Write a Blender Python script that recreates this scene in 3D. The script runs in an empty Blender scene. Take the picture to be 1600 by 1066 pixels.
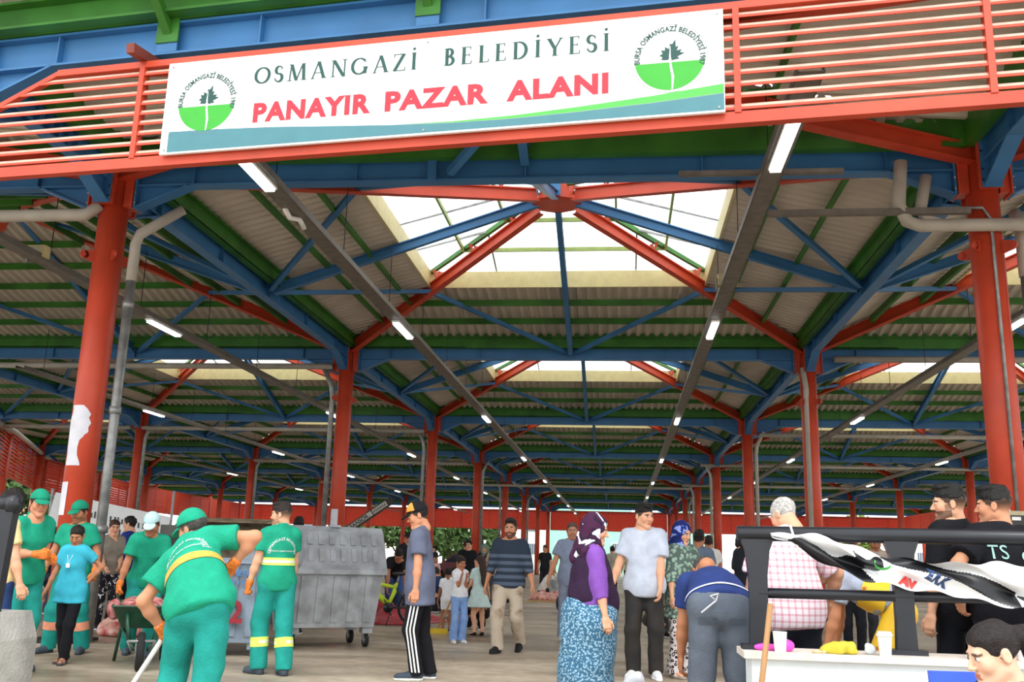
import bpy, math, random
import numpy as np
from mathutils import Vector, Matrix
from mathutils.bvhtree import BVHTree
sc = bpy.context.scene
# ---------------------------------------------------------------- camera
CAM = Vector((7.3262, -12.2424, 1.2))
FPX, YAW, PITCH, ROLL = 1481.07, -.1185, .2269, .0277
cd_ = bpy.data.cameras.new('camera'); co_ = bpy.data.objects.new('camera', cd_)
sc.collection.objects.link(co_); sc.camera = co_
cd_.sensor_fit = 'HORIZONTAL'; cd_.sensor_width = 36.0; cd_.lens = 36.0 * FPX / 1600.0
cd_.clip_start = .05; cd_.clip_end = 600
_f = Vector((math.sin(YAW) * math.cos(PITCH), math.cos(YAW) * math.cos(PITCH), math.sin(PITCH)))
_r = Vector((math.cos(YAW), -math.sin(YAW), 0)); _u = _r.cross(_f)
_r2 = math.cos(ROLL) * _r + math.sin(ROLL) * _u; _u2 = -math.sin(ROLL) * _r + math.cos(ROLL) * _u
co_.matrix_world = Matrix(((_r2.x, _u2.x, -_f.x, CAM.x), (_r2.y, _u2.y, -_f.y, CAM.y), (_r2.z, _u2.z, -_f.z, CAM.z), (0, 0, 0, 1)))
# ---------------------------------------------------------------- bright overcast sky, soft sun behind the photographer
w_ = bpy.data.worlds.new('sky'); sc.world = w_; w_.use_nodes = True
bg = w_.node_tree.nodes['Background']; bg.inputs[0].default_value = (.93, .97, 1.0, 1); bg.inputs[1].default_value = 2.3
sd_ = bpy.data.lights.new('sun', 'SUN'); sd_.energy = 1.6; sd_.angle = math.radians(25); sd_.color = (1, .96, .9)
so_ = bpy.data.objects.new('sun', sd_); sc.collection.objects.link(so_)
so_.rotation_euler = (math.radians(42), 0, math.radians(12))
sc.view_settings.view_transform = 'Standard'; sc.view_settings.look = 'None'
sc.view_settings.gamma = 1.0; sc.view_settings.use_curve_mapping = False
sc.view_settings.exposure = 0.15
sc.cycles.max_bounces = 8; sc.cycles.diffuse_bounces = 5; sc.cycles.transmission_bounces = 6
# ---------------------------------------------------------------- helpers
random.seed(7); rng = np.random.default_rng(7)
COL = sc.collection
def lin(c):
    if isinstance(c, str):
        c = tuple(int(c[i:i + 2], 16) / 255 for i in (0, 2, 4))
    return tuple(((v + .055) / 1.055) ** 2.4 if v > .04045 else v / 12.92 for v in c)
MATS = {}
def nd(nt, t, **kw):
    n = nt.nodes.new(t)
    for k, v in kw.items():
        if k in n.inputs: n.inputs[k].default_value = v
        else: setattr(n, k, v)
    return n
def mat(name, col, rough=.6, metal=0., var=.12, scale=6., bump=0., bscale=40., spec=.4, stretch=None, col2=None, cmin=.35, cmax=.65):
    """paint / cloth / stone: base colour broken up by noise in object space, optional fine bump"""
    if name in MATS: return MATS[name]
    m = bpy.data.materials.new(name); m.use_nodes = True; nt = m.node_tree; b = nt.nodes['Principled BSDF']
    c = lin(col); b.inputs['Roughness'].default_value = rough; b.inputs['Metallic'].default_value = metal
    b.inputs['Specular IOR Level'].default_value = spec
    tc = nd(nt, 'ShaderNodeTexCoord'); out = tc.outputs['Object']
    if stretch:
        mp = nd(nt, 'ShaderNodeMapping'); mp.inputs['Scale'].default_value = stretch; nt.links.new(out, mp.inputs[0]); out = mp.outputs[0]
    no = nd(nt, 'ShaderNodeTexNoise', Scale=scale, Detail=5.); nt.links.new(out, no.inputs['Vector'])
    cr = nd(nt, 'ShaderNodeValToRGB'); e = cr.color_ramp.elements
    e[0].position = cmin; e[1].position = cmax
    c2 = lin(col2) if col2 else tuple(max(0, v * (1 - var * 1.6)) for v in c)
    e[0].color = (*c2, 1); e[1].color = (*(min(1, v * (1 + var * .4)) for v in c), 1)
    nt.links.new(no.outputs[0], cr.inputs[0]); nt.links.new(cr.outputs[0], b.inputs['Base Color'])
    if bump:
        n2 = nd(nt, 'ShaderNodeTexNoise', Scale=bscale, Detail=3.); nt.links.new(out, n2.inputs['Vector'])
        bp = nd(nt, 'ShaderNodeBump', Strength=bump, Distance=.02); nt.links.new(n2.outputs[0], bp.inputs['Height'])
        nt.links.new(bp.outputs[0], b.inputs['Normal'])
    MATS[name] = m; return m
def mesh_data(name, V, F, m, smooth=False):
    me = bpy.data.meshes.new(name)
    V = np.asarray(V, np.float32)
    if isinstance(F, np.ndarray):
        n = len(F); k = F.shape[1]
        me.vertices.add(len(V)); me.vertices.foreach_set('co', V.ravel())
        me.loops.add(n * k); me.loops.foreach_set('vertex_index', F.astype(np.int32).ravel())
        me.polygons.add(n); me.polygons.foreach_set('loop_start', np.arange(0, n * k, k, dtype=np.int32))
        me.polygons.foreach_set('loop_total', np.full(n, k, np.int32))
        me.update(calc_edges=True)
    else:
        me.from_pydata([tuple(map(float, v)) for v in V], [], F)
    me.materials.append(m)
    if smooth: me.polygons.foreach_set('use_smooth', [True] * len(me.polygons))
    return me
def obj(name, me, parent=None, label=None, cat=None, group=None, kind=None, loc=None, rot=None):
    o = bpy.data.objects.new(name, me); COL.objects.link(o)
    if parent: o.parent = parent
    if loc is not None: o.location = loc
    if rot is not None: o.rotation_euler = rot
    if label: o['label'] = label
    if cat: o['category'] = cat
    if group: o['group'] = group
    if kind: o['kind'] = kind
    return o
class MB:
    """collects boxes, bars, tubes, prisms into one mesh"""
    def __init__(s): s.V = []; s.F = []
    def add(s, V, F):
        o = len(s.V); s.V += [tuple(v) for v in V]; s.F += [tuple(i + o for i in f) for f in F]; return s
    def box(s, x0, x1, y0, y1, z0, z1):
        return s.add([(x0,y0,z0),(x1,y0,z0),(x1,y1,z0),(x0,y1,z0),(x0,y0,z1),(x1,y0,z1),(x1,y1,z1),(x0,y1,z1)],
                     [(3,2,1,0),(4,5,6,7),(0,1,5,4),(1,2,6,5),(2,3,7,6),(3,0,4,7)])
    def bar(s, a, b, w, h, up=(0,0,1), w2=None, h2=None, off=(0, 0)):
        a = Vector(a); b = Vector(b); d = (b - a).normalized(); u = Vector(up)
        r = d.cross(u)
        if r.length < 1e-4: r = d.cross(Vector((0, 1, 0)))
        r.normalize(); u = r.cross(d)
        a = a + r * off[0] + u * off[1]; b = b + r * off[0] + u * off[1]
        P = []
        for p, ww, hh in ((a, w, h), (b, w2 or w, h2 or h)):
            for i, j in ((-1,-1),(1,-1),(1,1),(-1,1)): P.append(p + r * i * ww / 2 + u * j * hh / 2)
        return s.add(P, [(0,3,2,1),(4,5,6,7),(0,1,5,4),(1,2,6,5),(2,3,7,6),(3,0,4,7)])
    def ibeam(s, a, b, w, h, t=.025, tw=.015, up=(0,0,1)):
        s.bar(a, b, tw, h - 2 * t, up); s.bar(a, b, w, t, up, off=(0, h / 2 - t / 2)); return s.bar(a, b, w, t, up, off=(0, -h / 2 + t / 2))
    def tube(s, pts, r, n=8, cap=True, radii=None):
        pts = [Vector(p) for p in pts]; R = []; prev = None
        for i, p in enumerate(pts):
            d = (pts[min(i + 1, len(pts) - 1)] - pts[max(i - 1, 0)]).normalized()
            if prev is None:
                q = Vector((0, 0, 1)) if abs(d.z) < .9 else Vector((1, 0, 0)); x = d.cross(q).normalized()
            else: x = (prev - d * prev.dot(d)).normalized()
            prev = x; y = d.cross(x); rr = radii[i] if radii else r
            R.append([p + (x * math.cos(2*math.pi*k/n) + y * math.sin(2*math.pi*k/n)) * rr for k in range(n)])
        F = []
        for i in range(len(pts) - 1):
            for k in range(n): F.append((i*n+k, i*n+(k+1)%n, (i+1)*n+(k+1)%n, (i+1)*n+k))
        if cap: F.append(tuple(range(n))[::-1]); F.append(tuple((len(pts)-1)*n+k for k in range(n)))
        return s.add([v for r_ in R for v in r_], F)
    def prism(s, poly, d):
        """poly: list of 3D points, extruded by vector d"""
        n = len(poly); d = Vector(d); P = [Vector(p) for p in poly]
        return s.add(P + [p + d for p in P], [tuple(range(n))[::-1], tuple(range(n, 2*n))] + [(i, (i+1)%n, n+(i+1)%n, n+i) for i in range(n)])
    def lathe(s, prof, c=(0,0,0), n=16):
        V = []; F = []
        for r, z in prof:
            for k in range(n): V.append((c[0]+r*math.cos(2*math.pi*k/n), c[1]+r*math.sin(2*math.pi*k/n), c[2]+z))
        for i in range(len(prof)-1):
            for k in range(n): F.append((i*n+k, i*n+(k+1)%n, (i+1)*n+(k+1)%n, (i+1)*n+k))
        F.append(tuple(range(n))[::-1]); F.append(tuple((len(prof)-1)*n+k for k in range(n)))
        return s.add(V, F)
    def data(s, name, m, smooth=False): return mesh_data(name, s.V, s.F, m, smooth)
    def build(s, name, m, parent=None, smooth=False, **kw): return obj(name, s.data(name, m, smooth), parent, **kw)
def empty(name, loc=(0,0,0), rot=None, **kw):
    o = obj(name, None, loc=loc, rot=rot, **kw); o.empty_display_size = .2; return o
# ================================================================ people: bodies and clothes as smooth distance fields
def surfnet(F, org, h):
    ins = F < 0
    nx, ny, nz = F.shape
    c = [ins[i:nx-1+i, j:ny-1+j, k:nz-1+k] for i in (0,1) for j in (0,1) for k in (0,1)]
    cnt = sum(a.astype(np.int8) for a in c); act = (cnt > 0) & (cnt < 8)
    ix = np.argwhere(act)
    if len(ix) == 0: return np.zeros((0,3)), np.zeros((0,4), int)
    cor = np.array([(i,j,k) for i in (0,1) for j in (0,1) for k in (0,1)])
    val = np.stack([F[ix[:,0]+a, ix[:,1]+b, ix[:,2]+d] for a,b,d in cor], 1)
    acc = np.zeros((len(ix),3)); n = np.zeros(len(ix))
    for a in range(8):
        for b in range(a+1, 8):
            if np.abs(cor[a]-cor[b]).sum() != 1: continue
            va, vb = val[:,a], val[:,b]; m = (va < 0) != (vb < 0)
            t = np.where(m, va / np.where(m, va - vb, 1), 0)
            acc += np.where(m[:,None], cor[a] + t[:,None] * (cor[b]-cor[a]), 0); n += m
    V = (ix + acc / n[:,None]) * h + org
    idm = -np.ones(act.shape, np.int64); idm[tuple(ix.T)] = np.arange(len(ix))
    Q = []
    for ax in range(3):
        o1, o2 = [(1,2),(2,0),(0,1)][ax]
        A = [slice(None)]*3; B = [slice(None)]*3; A[ax] = slice(0,-1); B[ax] = slice(1,None)
        s0, s1 = ins[tuple(A)], ins[tuple(B)]; e = np.argwhere(s0 != s1)
        ok = (e[:,o1] > 0) & (e[:,o2] > 0) & (e[:,o1] < F.shape[o1]-1) & (e[:,o2] < F.shape[o2]-1); e = e[ok]
        if len(e) == 0: continue
        d1 = np.zeros(3, int); d1[o1] = 1; d2 = np.zeros(3, int); d2[o2] = 1
        q = np.stack([idm[tuple((e-d1-d2).T)], idm[tuple((e-d2).T)], idm[tuple(e.T)], idm[tuple((e-d1).T)]], 1)
        fl = ~s0[tuple(e.T)]; q[fl] = q[fl][:, ::-1]; Q.append(q)
    return V, np.concatenate(Q)
def A3(v): return np.array(v, float)
def nrm(v): v = A3(v); return v / max(1e-9, np.linalg.norm(v))
class Fld:
    def __init__(s): s.p = []
    def cone(s, a, b, r1, r2=None, k=.03, flat=None, cut=(), op='+', clamp=True):
        s.p.append((A3(a), A3(b), r1, r1 if r2 is None else r2, k, flat, cut, op)); return s
    def ell(s, c, r, k=.03, R=None, cut=(), op='+'):
        s.p.append((A3(c), A3(r), R, None, k, 'ell', cut, op)); return s
    def extract(s, h, wr=0., wf=14., seed=0, cuts=(), infl=0.):
        lo = np.full(3, 1e9); hi = -lo
        for p in s.p:
            if p[7] != '+': continue
            if p[5] == 'ell': m = np.max(p[1]); l, u = p[0]-m, p[0]+m
            else: m = max(p[2], p[3]); l, u = np.minimum(p[0],p[1])-m, np.maximum(p[0],p[1])+m
            lo = np.minimum(lo, l); hi = np.maximum(hi, u)
        lo -= .03 + 2*h + infl; hi += .03 + 2*h + infl
        n = np.ceil((hi-lo)/h).astype(int) + 1
        ax = [(lo[i] + np.arange(n[i])*h).astype(np.float32) for i in range(3)]
        F = np.full(n, .5, np.float32)
        for a, b, r1, r2, k, fl, cut, op in s.p:
            mg = k + 3*h + infl
            if isinstance(fl, str): m = np.max(b); l, u = a-m-mg, a+m+mg
            else: m = max(r1, r2); l, u = np.minimum(a,b)-m-mg, np.maximum(a,b)+m+mg
            i0 = np.clip(np.floor((l-lo)/h).astype(int), 0, n); i1 = np.clip(np.ceil((u-lo)/h).astype(int)+1, 0, n)
            if (i1 <= i0).any(): continue
            sl = tuple(slice(i0[i], i1[i]) for i in range(3))
            X = ax[0][sl[0]][:,None,None]; Y = ax[1][sl[1]][None,:,None]; Z = ax[2][sl[2]][None,None,:]
            if isinstance(fl, str):
                q = [X-a[0], Y-a[1], Z-a[2]]
                if r1 is not None:
                    R = r1; q = [R[0][i]*q[0]+R[1][i]*q[1]+R[2][i]*q[2] for i in range(3)]
                k0 = np.sqrt((q[0]/b[0])**2+(q[1]/b[1])**2+(q[2]/b[2])**2)
                k1 = np.sqrt((q[0]/b[0]**2)**2+(q[1]/b[1]**2)**2+(q[2]/b[2]**2)**2)
                d = k0*(k0-1)/np.maximum(k1, 1e-6)
            else:
                ab = b-a; L2 = max(1e-9, ab@ab)
                t = np.clip(((X-a[0])*ab[0]+(Y-a[1])*ab[1]+(Z-a[2])*ab[2])/L2, 0, 1)
                q = [X-a[0]-t*ab[0], Y-a[1]-t*ab[1], Z-a[2]-t*ab[2]]
                if fl is not None:
                    v, sv = fl; dv = (q[0]*v[0]+q[1]*v[1]+q[2]*v[2])*(1/sv-1)
                    q = [q[i]+v[i]*dv for i in range(3)]
                d = np.sqrt(q[0]**2+q[1]**2+q[2]**2) - (r1+(r2-r1)*t)
            for c, nn in cut: d = np.maximum(d, (X-c[0])*nn[0]+(Y-c[1])*nn[1]+(Z-c[2])*nn[2])
            G = F[sl]
            if op == '+':
                hh = np.clip(.5+.5*(d-G)/k, 0, 1); F[sl] = d+(G-d)*hh-k*hh*(1-hh)
            else:
                d = -d; hh = np.clip(.5-.5*(d-G)/k, 0, 1); F[sl] = d+(G-d)*hh+k*hh*(1-hh)
        X = ax[0][:,None,None]; Y = ax[1][None,:,None]; Z = ax[2][None,None,:]
        if wr:
            r = np.random.default_rng(seed); N = 0
            for i in range(5):
                v = r.normal(size=3); v[2] *= 1.3; v *= wf*(.6+.25*i)/np.linalg.norm(v)
                N = N + np.sin(X*v[0]+Y*v[1]+Z*v[2]+r.uniform(0,6.3)+1.3*np.sin(X*v[1]+Z*v[0]*.7))/(1+.4*i)
            F = F + (wr*.5*N).astype(np.float32)
        if infl: F = F - infl
        for c, nn in cuts: F = np.maximum(F, ((X-c[0])*nn[0]+(Y-c[1])*nn[1]+(Z-c[2])*nn[2]).astype(np.float32))
        return surfnet(F, lo, h)
def xf(V, R, t, s=1.): return (V*s) @ np.asarray(R).T + np.asarray(t)
def frame(y=None, z=None):
    """3x3 with columns x,y,z; z kept, y orthogonalised"""
    z = nrm(z); y = A3(y); y = nrm(y - z*(y@z)); x = np.cross(y, z); return np.stack([x, y, z], 1)
def rot(axis, deg):
    a = nrm(axis); t = math.radians(deg); K = np.array([[0,-a[2],a[1]],[a[2],0,-a[0]],[-a[1],a[0],0]])
    return np.eye(3) + math.sin(t)*K + (1-math.cos(t))*K@K
# ---- cached heads, hair, hands, shoes
def make_head(fem=False, child=False):
    f = Fld(); j = .9 if fem else 1.; 
    f.ell((0,-.012,.036), (.076,.096,.086), .01).ell((0,.03,-.03), (.060*j,.062,.088), .03)
    for s in (-1,1):
        f.cone((s*.05*j,.0,-.055), (s*.012,.072,-.10), .022, .02, .03)
        f.ell((s*.043,.062,-.022), (.022,.024,.026), .025)
    f.ell((0,.083,-.100), (.022,.018,.018), .02)
    f.cone((-.036,.084,.030), (.036,.084,.030), .009 if not fem else .006, k=.02)
    for s in (-1,1): f.ell((s*.031,.101,.010), (.017,.012,.011), .014, op='-')
    for s in (-1,1): f.ell((s*.031,.082,.010), (.0135,.0125,.0115), .004)
    f.cone((0,.092,.016), (0,.112 if not child else .105,-.022), .007, .0115, .012)
    for s in (-1,1): f.ell((s*.011,.101,-.026), (.008,.010,.007), .008)
    f.cone((-.019,.090,-.055), (.019,.090,-.055), .0065, k=.008); f.cone((-.016,.090,-.066), (.016,.090,-.066), .0075, k=.008)
    f.ell((0,.107,-.0605), (.022,.012,.0018), .003, op='-')
    for s in (-1,1):
        f.ell((s*.078,-.012,-.004), (.009,.02,.031), .008); f.ell((s*.088,-.008,-.002), (.006,.011,.018), .006, op='-')
    f.cone((0,-.022,-.05), (0,-.030,-.135), .054*j if not child else .043, .060*j if not child else .046, .03)
    return f.extract(.0055)
def skin_cols(V, skin, hair, beard, lips, brow=1., scalp=0.):
    C = np.tile(A3(skin), (len(V),1)); x, y, z = np.abs(V[:,0]), V[:,1], V[:,2]
    hair = A3(hair)
    if scalp:
        hl_ = (y-.078)-.72*(z-.072); m_ = (hl_ < 0) & (z > -.004+.62*(y-.01)) & (x < .0805)
        al = np.clip((z+.05)/.065, 0, 1) if scalp < 1 else np.ones(len(V)); C[m_] = C[m_]*(1-.92*al[m_,None]) + hair*(.92*al[m_,None])
    def mix(m, col, a): C[m] = C[m]*(1-a) + A3(col)*a
    mix((y > .045) & (z < .0) & (z > -.05) & (x > .022), A3(skin)*A3((1.06,.86,.84)), .5)
    if beard:
        m = (z < -.042) & (z > -.125) & (y > .0) & ~((np.abs(z+.061) < .012) & (x < .024) & (y > .08)); mix(m, hair, beard)
        m = (z < -.0) & (z > -.05) & (x > .058) & (y > .0) & (y < .04); mix(m, hair, beard*.8)
        m = (z < -.037) & (z > -.053) & (x < .028) & (y > .08); mix(m, hair, beard)
    mix((np.abs(z+.0605) < .0115) & (x < .023) & (y > .085), lips, .75)
    mix((np.abs(z-.030+.004*(x/.04)**2) < .0055) & (x > .012) & (x < .049) & (y > .06), hair, .85*brow)
    e = np.sqrt((x-.031)**2 + ((z-.010)*1.5)**2); m = (e < .0125) & (y > .075); mix(m, (.75,.72,.68), .9)
    mix((np.sqrt((x-.031)**2+(z-.010)**2) < .0068) & (y > .08), (.03,.018,.012), 1.)
    mix((np.abs(z-.0185) < .0032) & (np.abs(x-.031) < .016) & (y > .078), hair, .8)
    return C
HEADS = {}
def head_mesh(kind):
    if kind not in HEADS: HEADS[kind] = make_head(kind == 'f', kind == 'c')
    return HEADS[kind]
HAIRS = {}
def hair_mesh(kind):
    """hair and headwear in head space -> list of (name, V, F, slot)"""
    if kind in HAIRS: return HAIRS[kind]
    L = []; f = Fld(); sk = ((0,-.014,.040), (.080,.101,.092))
    def capd(z, tilt): return [((0,0,z), (0, tilt, -1))]
    HF = ((0,.078,.080), nrm((0,1,-.72))); HB = ((0,.01,-.004), nrm((0,.62,-1)))
    if kind == 'short':
        f.ell((0,-.019,.040), (.0790,.0990,.0890), .01); f.ell((0,.01,.106), (.056,.068,.028), .04)
        L.append(('hair', *f.extract(.0055, wr=.006, wf=190, cuts=[HF, HB]), 'hair'))
    elif kind == 'fade':
        f.ell((0,-.010,.056), (.0775,.0985,.080), .01); f.ell((0,.045,.112), (.056,.05,.026), .03); f.ell((0,-.02,.120), (.056,.065,.020), .03)
        L.append(('hair', *f.extract(.0055, wr=.005, wf=150, cuts=[((0,.088,.07), nrm((0,1,-.5))), ((0,0,.030), nrm((0,.25,-1)))]), 'hair'))
    elif kind == 'thin':
        f.ell((0,-.016,.037), (.079,.0985,.089), .01)
        L.append(('hair', *f.extract(.006, wr=.0025, wf=120, cuts=[((0,.055,.085), nrm((0,1,.1))), ((0,-.01,-.025), nrm((0,.5,-1)))]), 'hair'))
    elif kind == 'bob':
        f.ell((0,-.016,.046), (.09,.108,.095), .02)
        for s in (-1,1): f.cone((s*.055,-.03,.03), (s*.06,-.02,-.09), .045, .04, .03)
        f.cone((0,-.07,.02), (0,-.07,-.10), .06, .05, .04); f.ell((0,.085,-.05), (.06,.06,.10), .02, op='-')
        L.append(('hair', *f.extract(.007, wr=.004, wf=70, cuts=[((0,.085,.07), nrm((0,1,-.45)))]), 'hair'))
    elif kind in ('long', 'pony', 'bun', 'tied'):
        f.ell((0,-.016,.044), (.083,.103,.092), .02)
        f.ell((0,.085,-.03), (.066,.055,.085), .02, op='-')
        ct = [((0,.09,.055), nrm((0,1,-.35))), ((0,-.01,-.04), nrm((0,.25,-1)))]
        if kind == 'long':
            f.cone((0,-.06,.04), (0,-.105,-.16), .08, .085, .05, flat=(A3((0,1,0)),.6)); f.cone((0,-.105,-.16), (.0,-.12,-.40), .085, .075, .05, flat=(A3((0,1,0)),.5))
            f.cone((0,-.12,-.40), (.02,-.10,-.56), .07, .02, .05, flat=(A3((0,1,0)),.5)); ct = [((0,.09,.055), nrm((0,1,-.35)))]
        if kind == 'pony':
            f.cone((0,-.09,.06), (0,-.15,.03), .03, .04, .02); f.cone((0,-.15,.03), (0,-.16,-.16), .042, .02, .03); ct = [((0,.09,.055), nrm((0,1,-.35)))]
        if kind == 'bun': f.ell((0,-.10,.09), (.04,.04,.04), .015)
        if kind == 'tied': f.cone((0,-.09,.0), (0,-.10,-.12), .035, .02, .03); ct = [((0,.09,.055), nrm((0,1,-.35)))]
        L.append(('hair', *f.extract(.007, wr=.004, wf=90, cuts=ct), 'hair'))
    elif kind in ('cap', 'cap2'):
        g = Fld(); g.ell((0,-.016,.036), (.0785,.0985,.085), .01)
        L.append(('hair', *g.extract(.007, wr=.002, wf=120, cuts=[((0,.03,.0), nrm((0,1,-.1))), ((0,-.01,-.02), nrm((0,.5,-1)))]), 'hair'))
        f.ell((0,-.008,.050), (.089,.108,.098), .01)
        L.append(('cap', *f.extract(.006, cuts=[((0,.0,.045), nrm((0,.10,-1)))]), 'cap'))
        b = Fld(); b.ell((0,.100,.046), (.068,.075,.013), .01, R=np.eye(3))
        bv, bf = b.extract(.006, cuts=[((0,.06,.05), (0,-1,0))]); bv[:,2] -= np.maximum(0, bv[:,1]-.08)*.32 + bv[:,0]**2*1.8
        L.append(('brim', bv, bf, 'brim'))
    elif kind == 'scarf':
        f.ell((0,-.02,.042), (.094,.118,.104), .02)
        f.cone((0,-.03,.0), (0,-.03,-.12), .095, .085, .04); f.cone((0,-.02,-.11), (0,.03,-.16), .085, .08, .04)
        f.cone((0,.02,-.14), (.03,.085,-.26), .075, .045, .05); f.cone((-.10,-.03,-.20), (.10,-.03,-.20), .06, .06, .06); f.cone((0,-.06,-.1), (0,-.10,-.26), .08, .06, .05)
        f.ell((0,.11,-.025), (.056,.07,.092), .015, op='-')
        L.append(('headscarf', *f.extract(.008, wr=.006, wf=40), 'scarf'))
    HAIRS[kind] = L; return L
HANDS = {}
def hand_mesh(kind, infl=0.):
    """right hand: wrist at origin, fingers along -z, thumb towards +y, palm faces -x"""
    key = (kind, infl)
    if key in HANDS: return HANDS[key]
    c1, c2 = {'relax': (22, 28), 'grip': (72, 82), 'flat': (5, 8), 'point': (35, 45)}[kind]
    f = Fld(); fl = (A3((1,0,0)), .55)
    f.cone((0,0,.03), (0,0,-.02), .028, .029, .01, flat=(A3((1,0,0)), .8))
    f.cone((0,-.014,-.03), (0,-.022,-.082), .026, .020, .02, flat=fl); f.cone((0,.012,-.03), (0,.018,-.085), .028, .021, .02, flat=fl)
    for i, (y, L, r) in enumerate(((.030,.070,.0092), (.010,.079,.0096), (-.011,.073,.0092), (-.031,.056,.0082))):
        p = A3((0, y, -.085 if i < 3 else -.078)); a = 0
        for seg, k in ((.46, c1), (.30, c2), (.24, c2*.8)):
            a += k*(1+.06*i); d = A3((-math.sin(math.radians(a)), y*.12 if a < 60 else 0, -math.cos(math.radians(a))))
            q = p + d*L*seg*1.05; f.cone(p, q, r, r*.92, .006); p = q; r *= .93
    p = A3((-.004,.022,-.022)); tb = {'relax': ((-.01,.050,-.055), (-.018,.058,-.084), (-.026,.056,-.106)), 'flat': ((-.006,.055,-.05), (-.008,.07,-.078), (-.01,.078,-.1)),
         'grip': ((-.018,.048,-.052), (-.040,.044,-.070), (-.056,.030,-.078)), 'point': ((-.014,.05,-.055), (-.03,.052,-.08), (-.04,.046,-.1))}[kind]
    for q, r in zip(tb, (.0135,.011,.0095)): f.cone(p, q, r*1.12, r, .008); p = A3(q)
    if infl: f.cone((0,0,.035), (0,0,0), .034, .032, .01)
    HANDS[key] = f.extract(.0048 if not infl else .006, infl=infl); return HANDS[key]
SHOES = {}
def shoe_mesh(kind):
    if kind in SHOES: return SHOES[kind]
    f = Fld(); up = ((0,0,.012), (0,0,-1)); L = []
    f.cone((0,-.065,.045), (0,.03,.045), .044, .042, .02); f.cone((0,.03,.04), (0,.145,.032), .046, .036, .02); f.cone((0,-.05,.06), (0,-.03,.10 if kind != 'slip' else .055), .043, .042, .02)
    if kind == 'sandal':
        s = Fld(); s.cone((0,-.075,.012), (0,.14,.012), .042, .046, .02, flat=(A3((0,0,1)), .5)); L.append(('sandal', *s.extract(.008), 'a'))
        t = Fld()
        for y in (.035, .085): t.cone((-.045,y,.03), (0,y+.015,.062), .012, .013, .01); t.cone((.045,y,.03), (0,y+.015,.062), .012, .013, .01)
        L.append(('strap', *t.extract(.006), 'b'))
    else:
        ct = [up] + ([((0,0,.062), nrm((0,.5,1)))] if kind == 'slip' else [])
        L.append(('shoe', *f.extract(.008, cuts=ct), 'a'))
        s = Fld(); s.cone((0,-.068,.02), (0,.03,.02), .045, .045, .02); s.cone((0,.03,.02), (0,.147,.02), .049, .038, .02)
        L.append(('sole', *s.extract(.008, cuts=[((0,0,.028), (0,0,1)), ((0,0,0), (0,0,-1))]), 'b'))
    SHOES[kind] = L; return L
# ---- skin
def skin_mat():
    if 'skin' in MATS: return MATS['skin']
    m = bpy.data.materials.new('skin'); m.use_nodes = True; nt = m.node_tree; b = nt.nodes['Principled BSDF']
    a = nd(nt, 'ShaderNodeVertexColor', layer_name='Col'); nt.links.new(a.outputs[0], b.inputs['Base Color'])
    b.inputs['Roughness'].default_value = .55; b.inputs['Specular IOR Level'].default_value = .3
    b.inputs['Subsurface Weight'].default_value = .08; b.inputs['Subsurface Radius'].default_value = (.02,.008,.005)
    MATS['skin'] = m; return m
def ik(a, t, l1, l2, pole):
    a = A3(a); t = A3(t); d = t-a; L = np.linalg.norm(d)
    if L > (l1+l2)*.999: t = a + d/L*(l1+l2)*.999; d = t-a; L = np.linalg.norm(d)
    u = d/L; x = (l1*l1-l2*l2+L*L)/(2*L); hgt = math.sqrt(max(0, l1*l1-x*x))
    p = A3(pole); p = p - u*(p@u); return a+u*x+nrm(p)*hgt, t
def cloth(name, col, **kw):
    kw = {**dict(rough=.85, var=.10, scale=9., bump=.25, bscale=60., spec=.2), **kw}; return mat(name, col, **kw)
def ribbon_on(bvh, pts, dirs, w_dir, width, off=.004, maxd=.6):
    """thin band laid on a garment: cast from pts along dirs"""
    out = []
    for p, d, wd in zip(pts, dirs, w_dir):
        row = []
        for s in (-.5, 0, .5):
            hit = bvh.ray_cast(Vector(p + A3(wd)*width*s), Vector(d), maxd)
            if hit[0] is None: row = None; break
            row.append(A3(hit[0]) - A3(d)*off)
        out.append(row)
    V = []; F = []; prev = None
    for row in out:
        if row is None: prev = None; continue
        i = len(V); V += row
        if prev is not None:
            for c in (0, 1): F.append((prev+c, prev+c+1, i+c+1, i+c))
        prev = i
    return V, F
SKIN_D = {'a': lin('c98d6c'), 'b': lin('b87c5a'), 'c': lin('d9a383'), 'd': lin('9c6547'), 'e': lin('e3b79b')}
PN = [0]
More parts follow.
